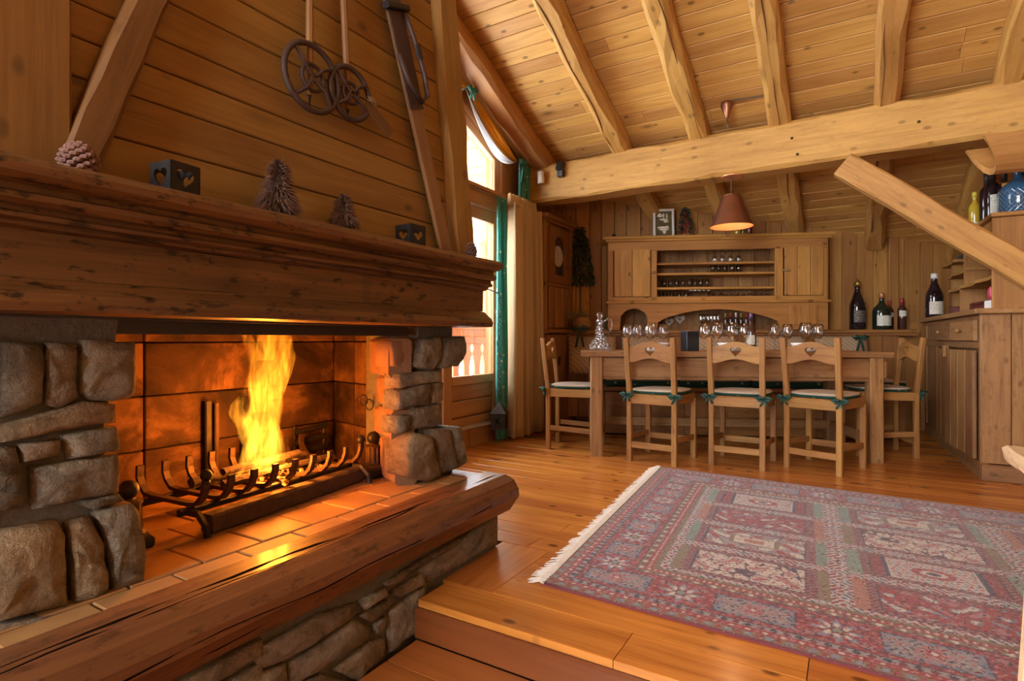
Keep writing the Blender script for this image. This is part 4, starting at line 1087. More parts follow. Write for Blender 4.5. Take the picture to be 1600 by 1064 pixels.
# on the hutch shelves
def row(proto, a0, a1, n, z, label, cat, flip=False, d=.18, h=0):
    for k in range(n):
        a = a0 + (a1 - a0) * k / max(1, n - 1)
        put(proto, W(a, d + R.uniform(-.02, .02), z + (h if flip else 0)), label, cat, label[:40], (math.pi if flip else 0, 0, 0))
row(sg, .985, 1.20, 4, .938 + .631, 'small stemmed glass in the row on the top hutch shelf', 'glass', True, .17, .115)
row(tb, .965, 1.20, 5, .938 + .534, 'short tumbler in the row on the second hutch shelf', 'glass', False, .17)
row(tb, .47, .92, 9, .938 + .399, 'small tumbler in the long row on the third hutch shelf', 'glass', False, .17)
row(tb, .46, .72, 5, .938 + .272, 'small tumbler at the left of the bottom hutch shelf', 'glass', False, .19)
row(flu, .76, .93, 5, .938 + .272, 'narrow flute glass in the middle of the bottom hutch shelf', 'glass', False, .19)
row(sg, .98, 1.46, 10, .938 + .272, 'stemmed glass at the right of the bottom hutch shelf', 'glass', True, .18, .115)
row(flu, .86, 1.02, 6, .938, 'slim glass grouped under the hutch arch', 'glass', False, .16)

# ---------------------------------------------------------------- bottles
def label_mat(name, paper, ink, seedscale=1.0):
    m, nt, out = newmat(name); v, v0 = objcoord(nt, False, (1, 1, 1))
    n = NOISE(nt, MAPV(nt, v0, (150 * seedscale, 150 * seedscale, 260 * seedscale)), 1, 2, .6)
    ln_ = N(nt, 'ShaderNodeTexWave', bands_direction='Z'); ln_.inputs['Scale'].default_value = 22; ln_.inputs['Distortion'].default_value = 0; L(nt, v0, ln_.inputs['Vector'])
    k = MATH(nt, 'MULTIPLY', RAMP(nt, n, [(.50, (0, 0, 0)), (.56, (1, 1, 1))]), RAMP(nt, ln_.outputs[1], [(.55, (0, 0, 0)), (.7, (1, 1, 1))]))
    BSDF(nt, out, MIX(nt, k, paper, ink), .6); return m
LAB_W = label_mat('cream_label', (.66, .66, .58), (.16, .10, .10)); LAB_R = label_mat('cream_label_red', (.64, .66, .56), (.45, .05, .05)); LAB_D = label_mat('dark_label', (.04, .035, .04), (.55, .50, .35))
def bglass(name, col, rough=.05): return plain(name, col, rough, 0, 0, 0, 0, .6, .3)
DARKB = bglass('dark_wine_glass', (.018, .010, .012)); GREENB = bglass('green_bottle_glass', (.012, .02, .014)); BLUEB = bglass('blue_bottle_glass', (.03, .10, .20)); YELB = bglass('yellow_liqueur', (.50, .33, .03)); REDB = bglass('red_bottle_glass', (.12, .015, .012)); OLIVEB = bglass('olive_bottle_glass', (.16, .15, .02)); BROWNB = bglass('brown_bottle_glass', (.055, .018, .012))
SHAPES = {'burgundy': [(0, 0), (.92, 0), (1, .02), (1, .46), (.93, .55), (.62, .68), (.40, .78), (.34, .86), (.34, .97), (.38, .97), (.38, 1), (0, 1)],
          'bordeaux': [(0, 0), (.92, 0), (1, .02), (1, .62), (.9, .69), (.42, .76), (.36, .80), (.36, .97), (.40, .97), (.40, 1), (0, 1)],
          'squat': [(0, 0), (.92, 0), (1, .03), (1, .50), (.9, .58), (.5, .68), (.30, .75), (.26, .80), (.26, .96), (.31, .96), (.31, 1), (0, 1)]}
def bottle(name, loc, h, r, shape, glass, capmat, cap, lab, label=None, la=(.2, .42), rz=0, labmat=None, arc=2.0, n=20):
    o = empty(name, loc, rz, lab, 'bottle')
    pr_ = [(x * r, z * h) for x, z in SHAPES[shape]]
    G().lathe(pr_, n).obj('glass_body', glass, o, smooth=True)
    neck = [q for q in SHAPES[shape] if q[1] > .78]
    rn = max(q[0] for q in neck if q[1] > .9) * r + .0015
    G().lathe([(0, h * (1 - cap)), (rn, h * (1 - cap)), (rn, h + .001), (rn * .9, h + .003), (0, h + .003)], 14).obj('capsule', capmat, o, smooth=True)
    if labmat:
        v = []; f = []; m = 14; rr = r + .0012
        for z in (la[0] * h, la[1] * h):
            for k in range(m + 1):
                a = -math.pi / 2 - arc / 2 + arc * k / m
                v.append((rr * math.cos(a), rr * math.sin(a), z))
        for k in range(m): f.append((k, k + 1, m + 2 + k, m + 1 + k))
        lo_ = link_mesh('label', v, f, labmat, o, None, True, False)
    return o
GOLDM = plain('gold_foil', (.55, .36, .08), .35, .7); REDM = plain('red_foil', (.30, .04, .03), .4, .3); WHM = plain('white_wax', (.72, .72, .72), .5); BLKM = plain('black_foil', (.02, .02, .02), .4); PALE = plain('copper_foil', (.55, .25, .12), .4, .5)
LZ = .940
bottle('magnum_bottle', W(2.28, .10, LZ), .44, .066, 'burgundy', DARKB, GOLDM, .09, 'tallest dark magnum with yellow neck at the left end of the ledge', None, (.15, .40), WA, LAB_D, 1.7)
crk = G().lathe([(.0, 0), (.012, 0), (.014, .012), (.008, .03), (0, .034)], 10).obj('pourer', plain('chrome', (.8, .8, .8), .15, 1), None)
crk.parent = bpy.data.objects['magnum_bottle']; crk.location = (0, 0, .442)
bottle('squat_bottle', W(2.49, .10, LZ), .335, .075, 'squat', GREENB, PALE, .14, 'wide-shouldered dark bottle with a cream label on the ledge', None, (.10, .38), WA, LAB_W, 1.9)
bottle('wine_bottle', W(2.59, .04, LZ), .27, .034, 'bordeaux', BROWNB, REDM, .22, 'slim red-capped bottle half behind the wide-shouldered bottle', None, (.42, .58), WA, LAB_W, 1.9)
bottle('wine_bottle', W(2.665, .10, LZ), .285, .036, 'bordeaux', BROWNB, REDM, .22, 'slim red-capped bottle at the right end of the ledge', None, (.42, .60), WA, LAB_W, 2.2)
bottle('wine_bottle', W(1.027, 1.16, TZ), .285, .037, 'burgundy', BROWNB, plain('purple_foil', (.10, .06, .14), .35, .4), .2, 'red wine bottle with white label standing among the table glasses', None, (.16, .42), WA - .5, LAB_W, 2.0)
for k in range(6):
    bottle('small_bottle', W(1.09 + .047 * k, .15, .94), .15 + .004 * (k % 3), .018, 'bordeaux', (BROWNB, DARKB)[k % 2], (GOLDM, REDM, WHM)[k % 3], .25, 'small wine bottle in the row under the right end of the hutch arch', None, (.2, .5), WA, None, 1.8, 12)
for o in bpy.data.objects:
    if o.name.startswith('small_bottle'): o['group'] = 'small bottles under the hutch arch'
# top of the hutch
HT = .938 + .878
pf = empty('picture_frame', W(.52, .16, HT), WA, 'small white-framed print standing on top of the hutch', 'picture frame')
for x in (-.088, .088): timber('frame_stile', (x, 0, 0), (x, .03, .285), .022, .02, OFFW, pf, up=(0, -1, 0))
for z in (.011, .274): timber('frame_rail', (-.077, .03 * z / .285, z), (.077, .03 * z / .285, z), .022, .02, OFFW, pf, up=(0, -1, 0))
pm, nt, out = newmat('print_olive'); v, v0 = objcoord(nt, False); n_ = NOISE(nt, MAPV(nt, v0, (12, 12, 12)), 1, 3, .6)
BSDF(nt, out, RAMP(nt, n_, [(.3, (.05, .04, .02)), (.7, (.16, .12, .04))]), .4)
G().add([(-.078, .006, .02), (.078, .006, .02), (.078, .032, .264), (-.078, .032, .264)], [(0, 1, 2, 3)]).obj('print', pm, pf)
g = G()
for (x, z, w, h) in [(-.035, .225, .05, .04), (.0, .22, .016, .05), (.03, .22, .016, .05), (0, .183, .08, .022), (.02, .165, .045, .026), (-.01, .105, .09, .026), (0, .085, .09, .024), (.005, .06, .03, .034), (.03, .11, .035, .024)]:
    yy = .006 + .026 * (z - .02) / .244 - .002
    g.add([(x + w / 2 * math.cos(t) * (1 + .25 * math.sin(3 * t + x * 90)), yy + .0265 / .244 * h / 2 * math.sin(t), z + h / 2 * math.sin(t)) for t in [q * math.pi / 7 for q in range(14)]], [tuple(range(14))])
g.obj('printed_emblems', plain('pale_ink', (.72, .62, .50), .5, 0, 60, .5), pf)
def cone_leaf(h, r): 
    def fn(k):
        t = R.random() ** .8; a = R.uniform(0, 6.283); rr = r * (1 - t) ** .6 * (.75 + .25 * R.random())
        return (rr * math.cos(a), rr * math.sin(a), .02 + t * h * .95), (math.cos(a), math.sin(a), R.uniform(-.3, .6))
    return fn
bc = empty('berry_cone', W(.72, .16, HT), WA, 'red berry and greenery cone arrangement beside the picture frame', 'decoration')
leafy(360, cone_leaf(.27, .07), .028, .35).obj('leaves', FIR, bc)
g = G(); fn = cone_leaf(.24, .075)
for k in range(120): g.sphere(fn(k)[0], .006, 6, 4)
g.obj('berries', plain('red_berries', (.30, .02, .035), .35), bc)
G().lathe([(.045, 0), (.05, .03), (.0, .031)], 14).obj('pot', OLDW('z'), bc)
bottle('small_bottle', W(1.19, .17, HT), .12, .028, 'squat', YELB, WHM, .3, 'stubby amber bottle with white cap on top of the hutch', None, (.3, .55), WA, None)
bottle('small_bottle', W(1.245, .15, HT), .11, .022, 'bordeaux', OLIVEB, BLKM, .3, 'small olive green bottle on top of the hutch under the lamp', None, (.2, .5), WA, None)
bottle('small_bottle', W(1.30, .17, HT), .14, .026, 'bordeaux', REDB, WHM, .42, 'small red bottle with a white top at the right of the lamp on the hutch', None, (.2, .5), WA, None)
pinecone(W(.05, .14, HT), .026, .055, 'dark pine cone on the left end of the hutch top', (.05, .035, .02))
for i, (a, z, s_, lab) in enumerate([(.585, 1.015, .045, 'white openwork heart hung left under the hutch arch'), (.685, 1.04, .052, 'white openwork heart hung right under the hutch arch')]):
    hh = ring_plate(heart(0, 0, s_), heart(0, 0, s_ * .30), (0, 0), 'y', -.006, .006).obj('hanging_heart', plain('whitewashed_wood' + str(i), (.62, .58, .52), .8, 0, 60, .3), None, W(a, .06, z), (0, 0, WA)); tag(hh, lab, 'heart')
for a, lab in ((.02, 'dark green sprig on the ledge at the left foot of the hutch'), (1.66, 'dark green sprig on the ledge below the right hutch flap')):
    sp_ = leafy(60, lambda k: ((R.gauss(0, .02), R.gauss(0, .012), R.uniform(0, .09)), (R.gauss(0, 1), R.gauss(0, .5), R.uniform(0, 1))), .05, .2).obj('green_sprig', FIR, None, W(a, .25 if a > 1 else .24, .87 if False else .94), (0, 0, WA)); tag(sp_, lab, 'sprig')

# ---------------------------------------------------------------- table
tbm = Matrix.Rotation(WA, 4, 'Z')
ta = empty('dining_table', W(.79, 1.16), WA, 'long old larch dining table set with glasses and a decanter', 'table')
TW = OLDW()
for k in range(5): timber('top_board', (-1.06, -.40 + .16 * k + .08 - .0, .742), (1.05, -.40 + .16 * k + .08, .742), .159, .038, TW, ta, ch=.004)
for x in (-.947, .955):
    for y in (-.335, .335): timber('leg', (x, y, 0), (x, y, .723), .088, .088, OLDW(), ta, up=(0, -1, 0), ch=.006, rough=.002, nseg=5)
timber('apron', (-.90, -.335, .645), (.91, -.335, .645), .145, .03, TW, ta, up=(0, -1, 0)); timber('apron', (-.90, .335, .645), (.91, .335, .645), .145, .03, TW, ta, up=(0, -1, 0))
for x in (-.947, .955): timber('end_apron', (x, -.29, .645), (x, .29, .645), .145, .03, TW, ta, up=(1, 0, 0))
for x in (-.08, .72):
    dw = timber('drawer', (x - .30, -.356, .64), (x + .30, -.356, .64), .115, .014, TW, ta, up=(0, -1, 0), ch=.004)
timber('apron_bead', (-.90, -.352, .566), (.91, -.352, .566), .014, .012, TW, ta, up=(0, -1, 0))
for y in (.335,): timber('stretcher', (-.9, y, .16), (.91, y, .16), .07, .04, TW, ta, up=(0, -1, 0))
for x in (-.947, .955): timber('end_stretcher', (x, -.29, .16), (x, .29, .16), .07, .04, TW, ta, up=(1, 0, 0))
# decanter
CRY, nt, out = newmat('cut_crystal'); v, v0 = objcoord(nt, False); vo = N(nt, 'ShaderNodeTexVoronoi'); vo.inputs['Scale'].default_value = 48; L(nt, v0, vo.inputs['Vector'])
tr = N(nt, 'ShaderNodeBsdfTransparent'); tr.inputs[0].default_value = (.93, .96, .99, 1)
gg = N(nt, 'ShaderNodeBsdfGlossy'); gg.inputs['Roughness'].default_value = .06
bp = N(nt, 'ShaderNodeBump'); bp.inputs['Strength'].default_value = 1; bp.inputs['Distance'].default_value = .02; L(nt, vo.outputs['Distance'], bp.inputs['Height']); L(nt, bp.outputs[0], gg.inputs['Normal'])
mx = N(nt, 'ShaderNodeMixShader'); mx.inputs[0].default_value = .22; L(nt, tr.outputs[0], mx.inputs[1]); L(nt, gg.outputs[0], mx.inputs[2]); L(nt, mx.outputs[0], out.inputs[0])
de = empty('decanter', W(-.125, 1.25, TZ), WA, 'cut crystal decanter with round stopper and handle at the table end', 'decanter')
G().lathe([(0, 0), (.07, 0), (.083, .012), (.086, .03), (.075, .055), (.045, .09), (.034, .12), (.028, .18), (.029, .22), (.036, .235), (.031, .236), (.024, .22), (.023, .18), (.028, .12), (.038, .095), (.066, .055), (.076, .03), (.07, .012), (0, .008)], 24).obj('body', CRY, de, smooth=False)
G().lathe([(0, .20), (.016, .205), (.021, .24), (.012, .248), (.02, .256), (.027, .275), (.02, .295), (0, .303)], 16).obj('stopper', GLASS, de, smooth=True)
G().tube([(.033, 0, .225), (.06, 0, .25), (.088, 0, .235), (.095, 0, .20), (.082, 0, .155), (.055, 0, .115), (.042, 0, .10)], .006, 8).obj('handle', CRY, de, smooth=True)
gb = empty('gift_box', W(.545, 1.30, TZ), WA + rad(25), 'black glossy gift box on the table between the chair backs', 'box')
G().box(-.055, .055, -.04, .04, 0, .135).obj('carton', plain('black_card', (.012, .014, .018), .3), gb, bev=.003)
G().box(-.057, .057, -.042, .042, .135, .15).obj('lid', plain('blue_card', (.02, .035, .05), .3), gb, bev=.003)
pls = [(.28, 'white bowl on the table behind the leftmost back-view chair'), (.82, 'white bowl on the table behind the middle chair'), (1.33, 'white bowl on the table behind the right-hand front chair')]
for a, lab in pls:
    o = G().lathe([(0, 0), (.06, 0), (.075, .012), (.10, .05), (.104, .062), (.101, .062), (.096, .05), (.07, .016), (0, .012)], 28).obj('bowl', WHITE, None, W(a, 1.42, TZ), smooth=True); tag(o, lab, 'bowl', 'bowls set on the dining table')

# ---------------------------------------------------------------- chairs
def make_chair():
    c = empty('dining_chair', (0, 0, 0), 0); c['category'] = 'chair'; c['group'] = 'heart-back chairs around the dining table'
    CWD = CHAIRW()
    for s in (-1, 1):
        timber('rear_post', (s * .16, 0, 0), (s * .16, 0, .46), .035, .034, CWD, c, up=(0, 1, 0), ch=.004, rough=.0015, nseg=4)
        timber('back_post', (s * .16, 0, .46), (s * .165, -.045, .86), .035, .032, CWD, c, up=(0, 1, 0), ch=.004)
        timber('front_leg', (s * .17, .37, 0), (s * .17, .37, .43), .038, .038, CWD, c, up=(0, 1, 0), ch=.004)
        timber('side_rail', (s * .163, .015, .435), (s * .172, .36, .435), .022, .055, CWD, c, ch=.004)
        timber('side_stretcher', (s * .163, .015, .17), (s * .17, .355, .15), .02, .038, CWD, c, ch=.003)
    timber('rear_rail', (-.145, 0, .432), (.145, 0, .432), .024, .062, CWD, c, ch=.004)
    timber('front_rail', (-.155, .37, .432), (.155, .37, .432), .022, .055, CWD, c, ch=.004)
    timber('rear_stretcher', (-.145, 0, .115), (.145, 0, .115), .022, .042, CWD, c, ch=.003)
    timber('front_stretcher', (-.155, .37, .13), (.155, .37, .13), .022, .042, CWD, c, ch=.003)
    tops = [(-.145 + .29 * k / 16, .800 + .034 * (.5 + .5 * math.cos(math.pi * 2 * (k / 16 - .5)))) for k in range(17)]
    bots = [(.145 - .29 * k / 16, .690 + .030 * (.5 + .5 * math.cos(math.pi * 2 * (k / 16 - .5)))) for k in range(17)]
    sl_ = ring_plate(tops[::-1] + bots[::-1], heart(0, .766, .037), (0, .766), 'y', -.012, .012, lambda x: -.030 + .012 * math.cos(x * 9)).obj('back_slat', CHAIRW('x'), c)
    G().box(-.175, .175, .005, .385, .455, .470).obj('seat_board', CHAIRW('y'), c, bev=.004)
    # cushion: cream top, green sides
    def sup(a, rx, ry, p=3.2):
        ca, sa = math.cos(a), math.sin(a); return (math.copysign(abs(ca) ** (2 / p), ca) * rx, math.copysign(abs(sa) ** (2 / p), sa) * ry)
    n = 36
    def slab(rings):
        v = []; f = []
        for rx, ry, z in rings:
            for k in range(n):
                x, y = sup(2 * math.pi * k / n, rx, ry); v.append((x, y + .195, z))
        for i in range(len(rings) - 1):
            for k in range(n): f.append((i * n + k, i * n + (k + 1) % n, i * n + n + (k + 1) % n, i * n + n + k))
        f += [tuple(range(n - 1, -1, -1)), tuple(range((len(rings) - 1) * n, len(rings) * n))]
        return G().add(v, f)
    cs = slab([(.165, .175, .471), (.182, .192, .475), (.185, .195, .482), (.18, .19, .488)]).obj('cushion', GREENCUSH, c, smooth=False)
    slab([(.180, .190, .4885), (.184, .194, .494), (.176, .186, .500), (.14, .15, .504), (.06, .07, .506)]).obj('cushion_top', CUSH, cs, smooth=True)
    for s in (-1, 1):
        g = bow_mesh(.046, .75)
        g.tube([(.0, -.02 * 1, 0), (.02, -.0, .012), (.045, .0, .012)], .008, 5)
        g.obj('ribbon', RIBBON_T, c, (s * .172, -.022, .462), (0, 0, rad(-90)), True)
    return c
GREENCUSH = fabric('green_piping_cloth', (.035, .11, .085), (.55, .5, .3)); RIBBON_T = plain('teal_ribbon', (.024, .075, .062), .6, 0, 40, .3, .2, .3)
ch0 = make_chair()
def seat(i, post_a, post_b, lab):
    """chair with its rear posts standing on two floor points (left post, right post seen from behind)"""
    o = ch0 if i == 0 else copy_tree(ch0)
    mx, my = (post_a[0] + post_b[0]) / 2, (post_a[1] + post_b[1]) / 2
    o.location = (mx, my, 0); o.rotation_euler = (0, 0, math.atan2(post_b[1] - post_a[1], post_b[0] - post_a[0]))
    o['label'] = lab; return o
seat(0, (-1.31, 3.775), (-.98, 3.748), 'heart-back chair seen from behind, nearest the left table leg')
seat(1, (-.787, 3.932), (-.462, 3.918), 'middle one of the three heart-back chairs seen from behind')
seat(2, (-.345, 4.115), (-.03, 4.005), 'heart-back chair seen from behind, nearest the right table leg')
seat(3, (-2.05, 4.15), (-1.975, 3.83), 'heart-back chair in side view at the left end of the table')
seat(4, (.43, 4.90), (.32, 5.22), 'heart-back chair in side view at the right end of the table')

# ---------------------------------------------------------------- wall bench with cushions
be = empty('wall_bench', W(0, 0), WA, 'larch corner bench running along the wainscot behind the table', 'bench')
timber('seat_board', (-.10, -.40, .41), (2.45, -.40, .41), .46, .035, CLOCKW(), be, ch=.006)
for k in range(7): timber('front_board', (-.10 + .364 * k + .002, -.60, .20), (-.10 + .364 * (k + 1) - .002, -.60, .20), .37, .02, CLOCKW(), be, up=(0, -1, 0), ch=.004)
for x in (-.08, 2.43): timber('bench_end', (x, -.40, .0), (x, -.40, .39), .42, .03, CLOCKW(), be, up=(1, 0, 0))
def soft(name, sx, sy, sz, mat, parent, loc, rot=(0, 0, 0)):
    v = []; f = []; nx, ny = 10, 10
    for side in (0, 1):
        for j in range(ny + 1):
            for i in range(nx + 1):
                u, w = i / nx * 2 - 1, j / ny * 2 - 1
                b = (1 - abs(u) ** 4) * (1 - abs(w) ** 4)
                v.append((u * sx / 2 * (1 - .03 * (1 - b)), (1 if side else -1) * sy / 2 * (b ** .6 * .85 + .15), w * sz / 2))
    m = (nx + 1) * (ny + 1)
    for side in (0, 1):
        for j in range(ny):
            for i in range(nx):
                q = (side * m + j * 11 + i, side * m + j * 11 + i + 1, side * m + j * 11 + 12 + i, side * m + j * 11 + 11 + i); f.append(q if side else q[::-1])
    for i in range(nx):
        f += [(i, i + 1, m + i + 1, m + i), (110 + i, m + 110 + i, m + 111 + i, 111 + i), (i * 11, m + i * 11, m + i * 11 + 11, i * 11 + 11), (i * 11 + 10, i * 11 + 21, m + i * 11 + 21, m + i * 11 + 10)]
    return G().add(v, f).obj(name, mat, parent, loc, rot, True)
CUSHTRIM = fabric('green_trim_cloth', (.03, .075, .055), (.45, .4, .22))
STR, nt, out = newmat('striped_cushion'); v, v0 = objcoord(nt, False)
wv = N(nt, 'ShaderNodeTexWave', bands_direction='DIAGONAL'); wv.inputs['Scale'].default_value = 14; L(nt, v0, wv.inputs['Vector'])
BSDF(nt, out, MIX(nt, wv.outputs[1], (.34, .22, .13), (.46, .34, .22)), .9)
for k in range(4):
    nm = ('leftmost', 'second from left', 'third from left', 'rightmost')[k]
    sc = empty('seat_cushion', W(-.06 + .625 * k + .3125, .41, .428), WA, nm + ' long seat cushion with green edge on the wall bench', 'cushion', 'cushions on the wall bench')
    G().box(-.305, .305, -.20, .20, 0, .055).obj('green_edge', CUSHTRIM, sc, bev=.012)
    G().box(-.303, .303, -.198, .198, .0555, .075).obj('cream_top', plain('tan_cushion', (.44, .31, .20), .9, 0, 30, .1) if k == 0 else bpy.data.materials['tan_cushion'], sc, bev=.01)
for k, (a, lab) in enumerate([(-.16, 'striped back cushion leaning by the clock cupboard behind the decanter'), (.34, 'striped back cushion behind the leftmost wine glasses'), (.95, 'striped back cushion behind the red wine bottle'), (1.55, 'striped back cushion behind the three glasses at the right'), (2.08, 'striped back cushion below the magnum bottle on the ledge')]):
    o = soft('back_cushion', .46, .08, .36, STR, None, W(a, .265, .70), (rad(-12), 0, WA)); tag(o, lab, 'cushion', 'striped cushions along the bench back')
gbw = bow_mesh(.06, 1.6).obj('green_bow', GREENCUSH, None, W(2.19, .345, .86), (0, 0, WA - rad(90)), True); tag(gbw, 'green bow tied at the bench back below the cream-labelled bottles', 'bow')
# ---------------------------------------------------------------- bar cabinet at the right
CA = rad(2.5); CO = (.694, 4.34)
def K(x, t, z=0): return (CO[0] + math.cos(CA) * x - math.sin(CA) * t, CO[1] + math.sin(CA) * x + math.cos(CA) * t, z)
OW = OLDW()
cb = empty('bar_cabinet', K(0, 0), CA, 'weathered larch bar cabinet with two drawers and two plank doors', 'cabinet')
G().box(.03, .62, .03, 1.95, .10, 1.0).obj('carcass', OLDW('z'), cb)
for k in range(7): timber('end_board', (.075 + .138 * k, .012, .105), (.075 + .138 * k, .012, 1.0), .135, .022, OW, cb, up=(0, -1, 0), ch=.004)
timber('corner_stile', (.02, .035, .0), (.02, .035, 1.0), .05, .04, OW, cb, up=(-1, 0, 0), ch=.006)
timber('stile', (.015, 1.42, .10), (.015, 1.42, 1.0), .06, .03, OW, cb, up=(-1, 0, 0))
timber('stile', (.015, 1.90, .10), (.015, 1.90, 1.0), .06, .03, OW, cb, up=(-1, 0, 0))
timber('far_panel', (.02, 1.66, .10), (.02, 1.66, 1.0), .42, .02, OW, cb, up=(-1, 0, 0))
timber('top_rail', (.015, .06, .985), (.015, 1.9, .985), .03, .03, OW, cb, up=(-1, 0, 0))
timber('mid_rail', (.015, .06, .815), (.015, 1.9, .815), .05, .03, OW, cb, up=(-1, 0, 0))
timber('plinth', (.02, .0, .05), (.02, 1.95, .05), .10, .03, OW, cb, up=(-1, 0, 0)); timber('plinth', (.0, -.008, .05), (1.0, -.008, .05), .10, .026, OW, cb, up=(0, -1, 0))
timber('counter_top', (-.035, -.045, 1.018), (-.035 + 1e-6, 1.98, 1.018), .03, .035, OW, cb) if False else None
g = G(); g.prism([(-.035, -.045), (1.0, -.045), (1.0, .55), (.66, .62), (.66, 1.95), (-.035, 1.95)], 'z', 1.002, 1.036); g.obj('counter_top', OLDW('y'), cb, bev=.006)
for t0, t1, rot in ((.075, .72, rad(3)), (.745, 1.385, 0)):
    d_ = empty('door', (-.012, t0, .115), rot, parent=cb)
    w = (t1 - t0) / 4
    for k in range(4): timber('door_board', (0, w * (k + .5), 0), (0, w * (k + .5), .665), w - .003, .022, OW, d_, up=(-1, 0, 0), ch=.004)
    timber('turn_button', (-.02, (t1 - t0) - .03 if t0 < .5 else .03, .61), (-.02, (t1 - t0) - .03 if t0 < .5 else .03, .69), .03, .02, OW, d_, up=(-1, 0, 0))
for t0, t1 in ((.075, .72), (.745, 1.385)):
    d_ = timber('drawer', (-.01, t0, .905), (-.01, t1, .905), .13, .022, OW, cb, up=(-1, 0, 0), ch=.004)
    G().sphere((0, 0, .02), .014, 10, 7).lathe([(.006, 0), (.006, .012)], 8).obj('knob', OW, d_, ((t1 - t0) / 2, 0, .011), smooth=True)
# shelf rack standing on the counter
su = empty('shelf_rack', K(.10, .13, 1.037), CA, 'wavy-edged pine shelf rack for bottles standing on the bar counter', 'shelf')
PW = WALLW
def scallop(t0, t1, z, x0=-.02, amp=.025, per=.42):
    n = max(8, int((t1 - t0) / .03)); e = [(x0 + amp * abs(math.sin(math.pi * (t0 + (t1 - t0) * k / n) / per)) - .02, t0 + (t1 - t0) * k / n) for k in range(n + 1)]
    return G().prism(e + [(.32, t1), (.32, t0)], 'z', z - .011, z + .011).obj('wavy_shelf', PW('y'), su)
scallop(.03, 1.40, .205, .0); scallop(.80, 1.55, .335, .02); scallop(1.30, 1.80, .455, .03, .02)
G().prism([(-.03, -.04), (.40, -.04), (.40, .88), (-.0, .88), (-.03, .8)], 'z', .562, .588).obj('top_shelf', PW('y'), su, bev=.004)
timber('end_board', (.16, .0, .0), (.16, .0, .56), .36, .022, PW(), su, up=(0, -1, 0))
timber('side_board', (.01, .15, .30), (.01, .15, .56), .26, .02, PW(), su, up=(-1, 0, 0))
timber('side_board', (.01, .45, .43), (.01, .45, .56), .30, .02, PW(), su, up=(-1, 0, 0))
timber('divider', (.16, .84, .216), (.16, .84, .56), .32, .022, PW(), su, up=(0, -1, 0))
timber('divider', (.14, .97, 0), (.14, .97, .194), .28, .022, PW(), su, up=(0, -1, 0))
timber('divider', (.17, 1.56, 0), (.17, 1.56, .45), .24, .022, PW(), su, up=(0, -1, 0))
for k in range(6): timber('back_board', (.33, .10 + .3 * k, .0), (.33, .10 + .3 * k, (.56 if k < 3 else .40)), .296, .018, PW(), su, up=(-1, 0, 0))
TS = 1.037 + .589
bottle('liqueur_bottle', K(.15, .90, TS), .30, .036, 'bordeaux', YELB, plain('yellow_cap', (.6, .5, .05), .4), .15, 'yellow liqueur bottle at the left end of the top shelf row', None, (.05, .25), CA + rad(35), LAB_W, 2.2)
bottle('olive_bottle', K(.215, .84, TS), .28, .030, 'bordeaux', OLIVEB, plain('pale_cap', (.5, .35, .2), .4), .12, 'olive green bottle just right of the yellow liqueur bottle', None, (.1, .35), CA + rad(35), LAB_W, 2.2)
bottle('red_neck_bottle', K(.18, .74, TS), .29, .034, 'bordeaux', GREENB, plain('rose_cap', (.5, .2, .15), .4), .28, 'dark bottle with a red neck on the top shelf', None, (.1, .40), CA + rad(35), LAB_W, 2.2)
bottle('dark_bottle', K(.15, .57, TS), .35, .040, 'bordeaux', DARKB, BLKM, .2, 'left of two tall black bottles with white labels on the top shelf', None, (.12, .45), CA + rad(35), LAB_W, 2.2)
bottle('dark_bottle', K(.155, .46, TS), .35, .042, 'bordeaux', DARKB, BLKM, .2, 'right of two tall black bottles with white labels on the top shelf', None, (.15, .50), CA + rad(35), LAB_W, 2.2)
bottle('amber_label_bottle', K(.20, .39, TS), .31, .036, 'bordeaux', DARKB, BLKM, .2, 'dark bottle with an amber neck label beside the blue flagon', None, (.66, .74), CA + rad(35), plain('amber_label', (.6, .3, .05), .5), 2.4)
fl_ = bottle('blue_flagon', K(.235, .24, TS), .30, .098, 'squat', BLUEB, BLKM, .13, 'large blue glass flagon with a lattice of raised diamonds', None, (.2, .5), CA, None, 2, 28)
g = G()
for sgn in (-1, 1):
    for k in range(22):
        a0 = 2 * math.pi * k / 22
        g.tube([(.0985 * math.cos(a0 + sgn * t * 1.3), .0985 * math.sin(a0 + sgn * t * 1.3), .012 + t * .135) for t in [q / 8 for q in range(9)]], .0011, 3, False)
g.obj('lattice', plain('silver_wire', (.55, .6, .65), .3, .8), fl_)
bottle('magnum_bottle', K(.025, 1.64, 1.037), .375, .064, 'burgundy', DARKB, WHM, .11, 'large dark magnum with white cap and cream label on the bar counter', None, (.07, .36), CA + rad(20), LAB_R, 2.1)
o = empty('leather_case', K(.16, .55, 1.037), CA, 'flat dark red case lying on the counter under the shelf rack', 'case')
G().box(-.07, .07, -.20, .20, 0, .045).obj('lower_half', plain('dark_red_leather', (.12, .018, .015), .4), o, bev=.006); G().box(-.07, .07, -.20, .20, .047, .068).obj('lid', bpy.data.materials['dark_red_leather'], o, bev=.006)
o = empty('pink_packet', K(.13, .25, 1.037), CA + rad(15), 'pink and white packet on the counter at the near end of the shelf rack', 'packet')
G().box(-.04, .04, -.055, .055, 0, .06).obj('white_carton', WHITE, o, bev=.004); soft('pink_bag', .11, .07, .09, plain('pink_foil', (.55, .06, .11), .3), o, (.0, .02, .105), (0, .2, 1.2))
o = soft('felt_beret', .22, .16, .07, plain('maroon_felt', (.13, .035, .035), .9), None, K(.17, 1.25, 1.075), (rad(90) * 0, 0, CA)); tag(o, 'maroon cloth cap lying on the counter behind the magnum', 'cap')
